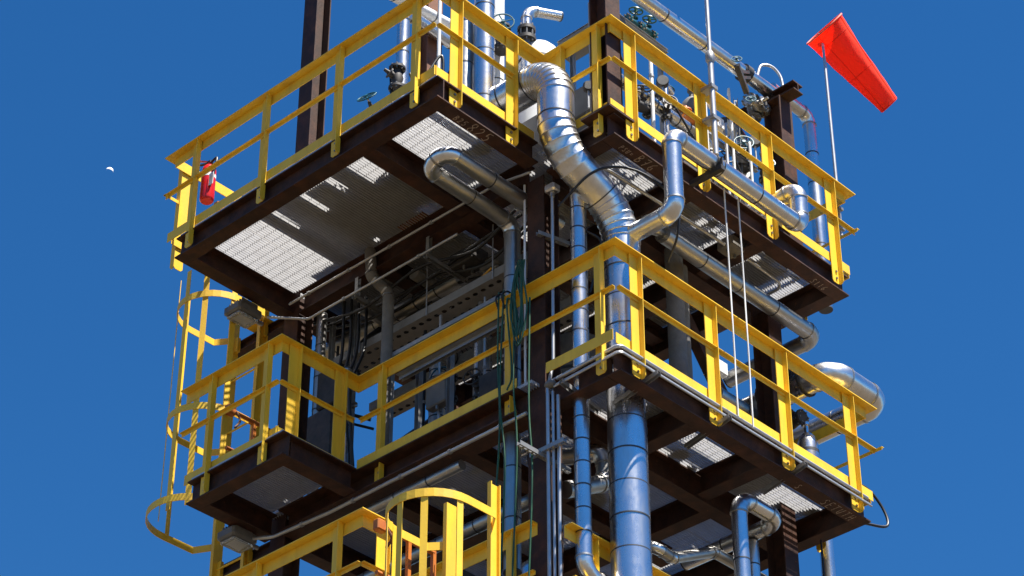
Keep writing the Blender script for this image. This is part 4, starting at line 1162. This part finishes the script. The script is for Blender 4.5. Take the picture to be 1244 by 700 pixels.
# ------------------------------------------------------------------ under the middle platform
pipe('silver pipe under the left edge of the middle platform', [(.12, 1.9, -1.40), (.12, 3.9, -1.40)], .048, seam=.4, material='alu_dull')
tube('conduit under the left edge of the middle platform', [(-.03, 1.0, -1.335), (-.03, 3.4, -1.335), (-.15, 4.0, -1.40), (-.2, 4.3, -1.33)], .017, clamps=.6, R=.2)
pipe('pale capped pipe end under the middle platform left of the column', [(.4, 1.15, -1.30), (.4, 1.62, -1.28)], .07, seam=.5)
pipe('dull pipe running back low under the middle platform', [(.42, 1.1, -1.84), (.42, 3.8, -1.84)], .062, seam=.45, material='alu_dull')
pipe('crumpled pipe elbow behind the slim pipe', [(.35, .92, -1.95), (.86, .92, -1.66), (.86, .92, -1.35), (.55, 1.5, -1.34)], .075, [0, .13, .13, 0], seam=.4, material='alu_dull')
pipe('pipe crook in the shade between the large duct and the right crook', [(1.5, 1.2, -1.9), (1.5, .92, -2.02), (1.72, .92, -2.04), (2.3, .92, -1.74), (3.0, .92, -1.74)], .05, [0, .09, .1, .12, 0], seam=.4, material='alu_dull')
pipe('pipe running down against the sky at the bottom right', [(3.78, .75, -4.6), (3.78, .75, -1.05)], .066, seam=.5)
tube('dark cable against the sky beside the right column', [(3.42, .55, -4), (3.42, .55, -1.3)], .009, 'black_rubber', 'cable', 'cable')
vessel('dark drum under the middle platform', (1.9, 2.3, -3.6), .35, 1.5, 'grey_paint', 'drum', 'drum')
vessel('silver blue drum behind the lowest railing left of the corner column', (.62, 1.5, -3.6), .16, 1.2, 'alu', 'drum', 'drum')
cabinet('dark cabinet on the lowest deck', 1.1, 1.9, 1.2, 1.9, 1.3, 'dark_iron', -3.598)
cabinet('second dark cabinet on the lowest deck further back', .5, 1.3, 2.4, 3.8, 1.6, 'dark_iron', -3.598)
# under the right part of the highest platform
jb = jbox('dusty junction box under the grating of the highest platform', (2.17, .42, 1.28), .20, .18, .12, 'lagging')
tube('conduit curling under the right grating of the highest platform', [(2.28, .42, 1.28), (2.95, .40, 1.22), (2.95, .75, 1.22), (2.4, .75, 1.22)], .014, R=.1)
tube('bent conduit under the corner of the highest platform', [(.32, .75, 1.3), (.42, .45, 1.235), (2.05, .40, 1.235)], .016, R=.12)
valve('pale valve at the left end of the pipe slung under the highest platform', (1.17, .52, 1.0), (1, 0, 0), .05, (-.5, -.6, -.2), wheel=False, body='alu_dull')
hose('black cable arching across the large duct', [(-.02, .62, .65), (.12, .30, .95), (.45, .10, 1.03), (.78, -.05, .80), (.85, .0, .50), (.95, .2, .35)], .012, 'black_rubber', 'cable', 'cable')
hose('black cable dropping behind the slim pipe', [(.30, .60, .55), (.42, .52, .45), (.40, .55, .2), (.35, .6, -.1)], .012, 'black_rubber', 'cable', 'cable')
vessel('pale crumpled wrap under the corner of the highest platform', (.42, .62, 1.02), .06, .12, 'alu_wrinkled', 'insulation_wrap', 'wrap')
pipe('slim grey riser behind the slim silver pipe', [(.55, .86, -1.0), (.55, .86, 1.2)], .05, seam=.4, material='alu_dull')

# ------------------------------------------------------------------ chalk writing on the beams
GL = {'8': [[(.5, .5), (.15, .7), (.3, 1), (.7, 1), (.8, .75), (.5, .5), (.15, .25), (.3, 0), (.7, 0), (.85, .25), (.5, .5)]],
      '2': [[(.1, .8), (.35, 1), (.7, .9), (.75, .65), (.1, 0), (.9, .02)]],
      '5': [[(.85, 1), (.25, .98), (.2, .55), (.6, .62), (.85, .35), (.6, .02), (.1, .08)]],
      'B': [[(.15, 0), (.2, 1), (.65, .95), (.75, .7), (.2, .52), (.8, .38), (.75, .08), (.15, 0)]],
      '7': [[(.1, .95), (.85, 1), (.4, 0)], [(.3, .5), (.75, .52)]],
      '6': [[(.75, 1), (.3, .7), (.15, .25), (.4, 0), (.75, .15), (.7, .45), (.2, .35)]],
      '=': [[(.1, .65), (.8, .65)], [(.1, .35), (.8, .35)]],
      'S': [[(.8, .9), (.4, 1), (.2, .75), (.75, .35), (.6, .02), (.1, .1)]],
      '1': [[(.4, 1), (.5, 0)]], 'E': [[(.8, 1), (.2, 1), (.15, 0), (.8, 0)], [(.2, .5), (.65, .52)]],
      'C': [[(.8, .9), (.4, 1), (.15, .5), (.4, 0), (.8, .1)]], 'U': [[(.15, 1), (.2, .1), (.6, 0), (.8, 1)]],
      'T': [[(.05, 1), (.95, 1)], [(.5, 1), (.45, 0)]], 'H': [[(.2, 1), (.15, 0)], [(.8, 1), (.8, 0)], [(.2, .5), (.8, .52)]],
      'P': [[(.15, 0), (.2, 1), (.7, .95), (.75, .65), (.2, .5)]], '-': [[(.1, .5), (.8, .5)]], ' ': []}
def chalk(parent, text, o, adv, upv, size, r=.004):
    o, adv, upv = V(o), V(adv), V(upv)
    m_ = MB()
    nrm = adv.cross(upv).normalized()
    for i, ch in enumerate(text):
        for st in GL[ch]:
            ps = [o + adv * ((i + a * .75) * size * .8) + upv * (b_ * size) for a, b_ in st]
            for p, q in zip(ps[:-1], ps[1:]):
                m_.bar(p, q, r * 2, .0015, nrm)
    o_ = m_.build('chalk_mark', 'chalk', parent); o_['kind'] = 'stuff'
    return o_
FB = 1.466 - .235 - .0012
chalk(up_, 'B25', (-1.02, .955, FB), XX, -YY, .065, .003)
chalk(up_, '825', (-.84, .972, FB), XX, -YY, .115)
chalk(up_, 'PSU=', (.28, .17, FB), XX, -YY, .055, .003)
chalk(up_, 'B76', (.50, .185, FB), XX, -YY, .105)
chalk(up_, 'S116', (3.06, .185, FB), XX, -YY, .07, .003)
FB = -1.034 - .235 - .0012
chalk(mi, 'SETUTH', (2.92, .185, FB), XX, -YY, .095, .0035)
chalk(mi, 'S', (2.55, .18, FB), XX, -YY, .07, .003)

# ------------------------------------------------------------------ daytime moon
md = V((0.46252, 0.65821, 0.61761)).normalized(); DM = 9000.0
mc = V((-12.887, -10.928, -12.508)) + md * DM
Rm = DM * 4.6 / 3010
# only the sunlit lune: between the limb facing the sun and the terminator
a1 = (sd - md * sd.dot(md)).normalized(); a2 = md.cross(a1)
vs = []; fs = []
nu, nv = 10, 16
for i in range(nu + 1):
    ph = -.05 + (1.15) * i / nu           # from the limb towards the viewer's side
    for j in range(nv + 1):
        th_ = PI * j / nv
        d = a2 * math.cos(th_) + (a1 * math.cos(ph) - md * math.sin(ph)) * math.sin(th_)
        vs.append(mc + d * Rm)
for i in range(nu):
    for j in range(nv):
        k = i * (nv + 1) + j
        fs.append((k, k + 1, k + nv + 2, k + nv + 1))
tag(MB().add(vs, fs).build('moon', 'moon', None, 60), 'tiny pale daytime moon low in the blue left of the tower', 'moon')
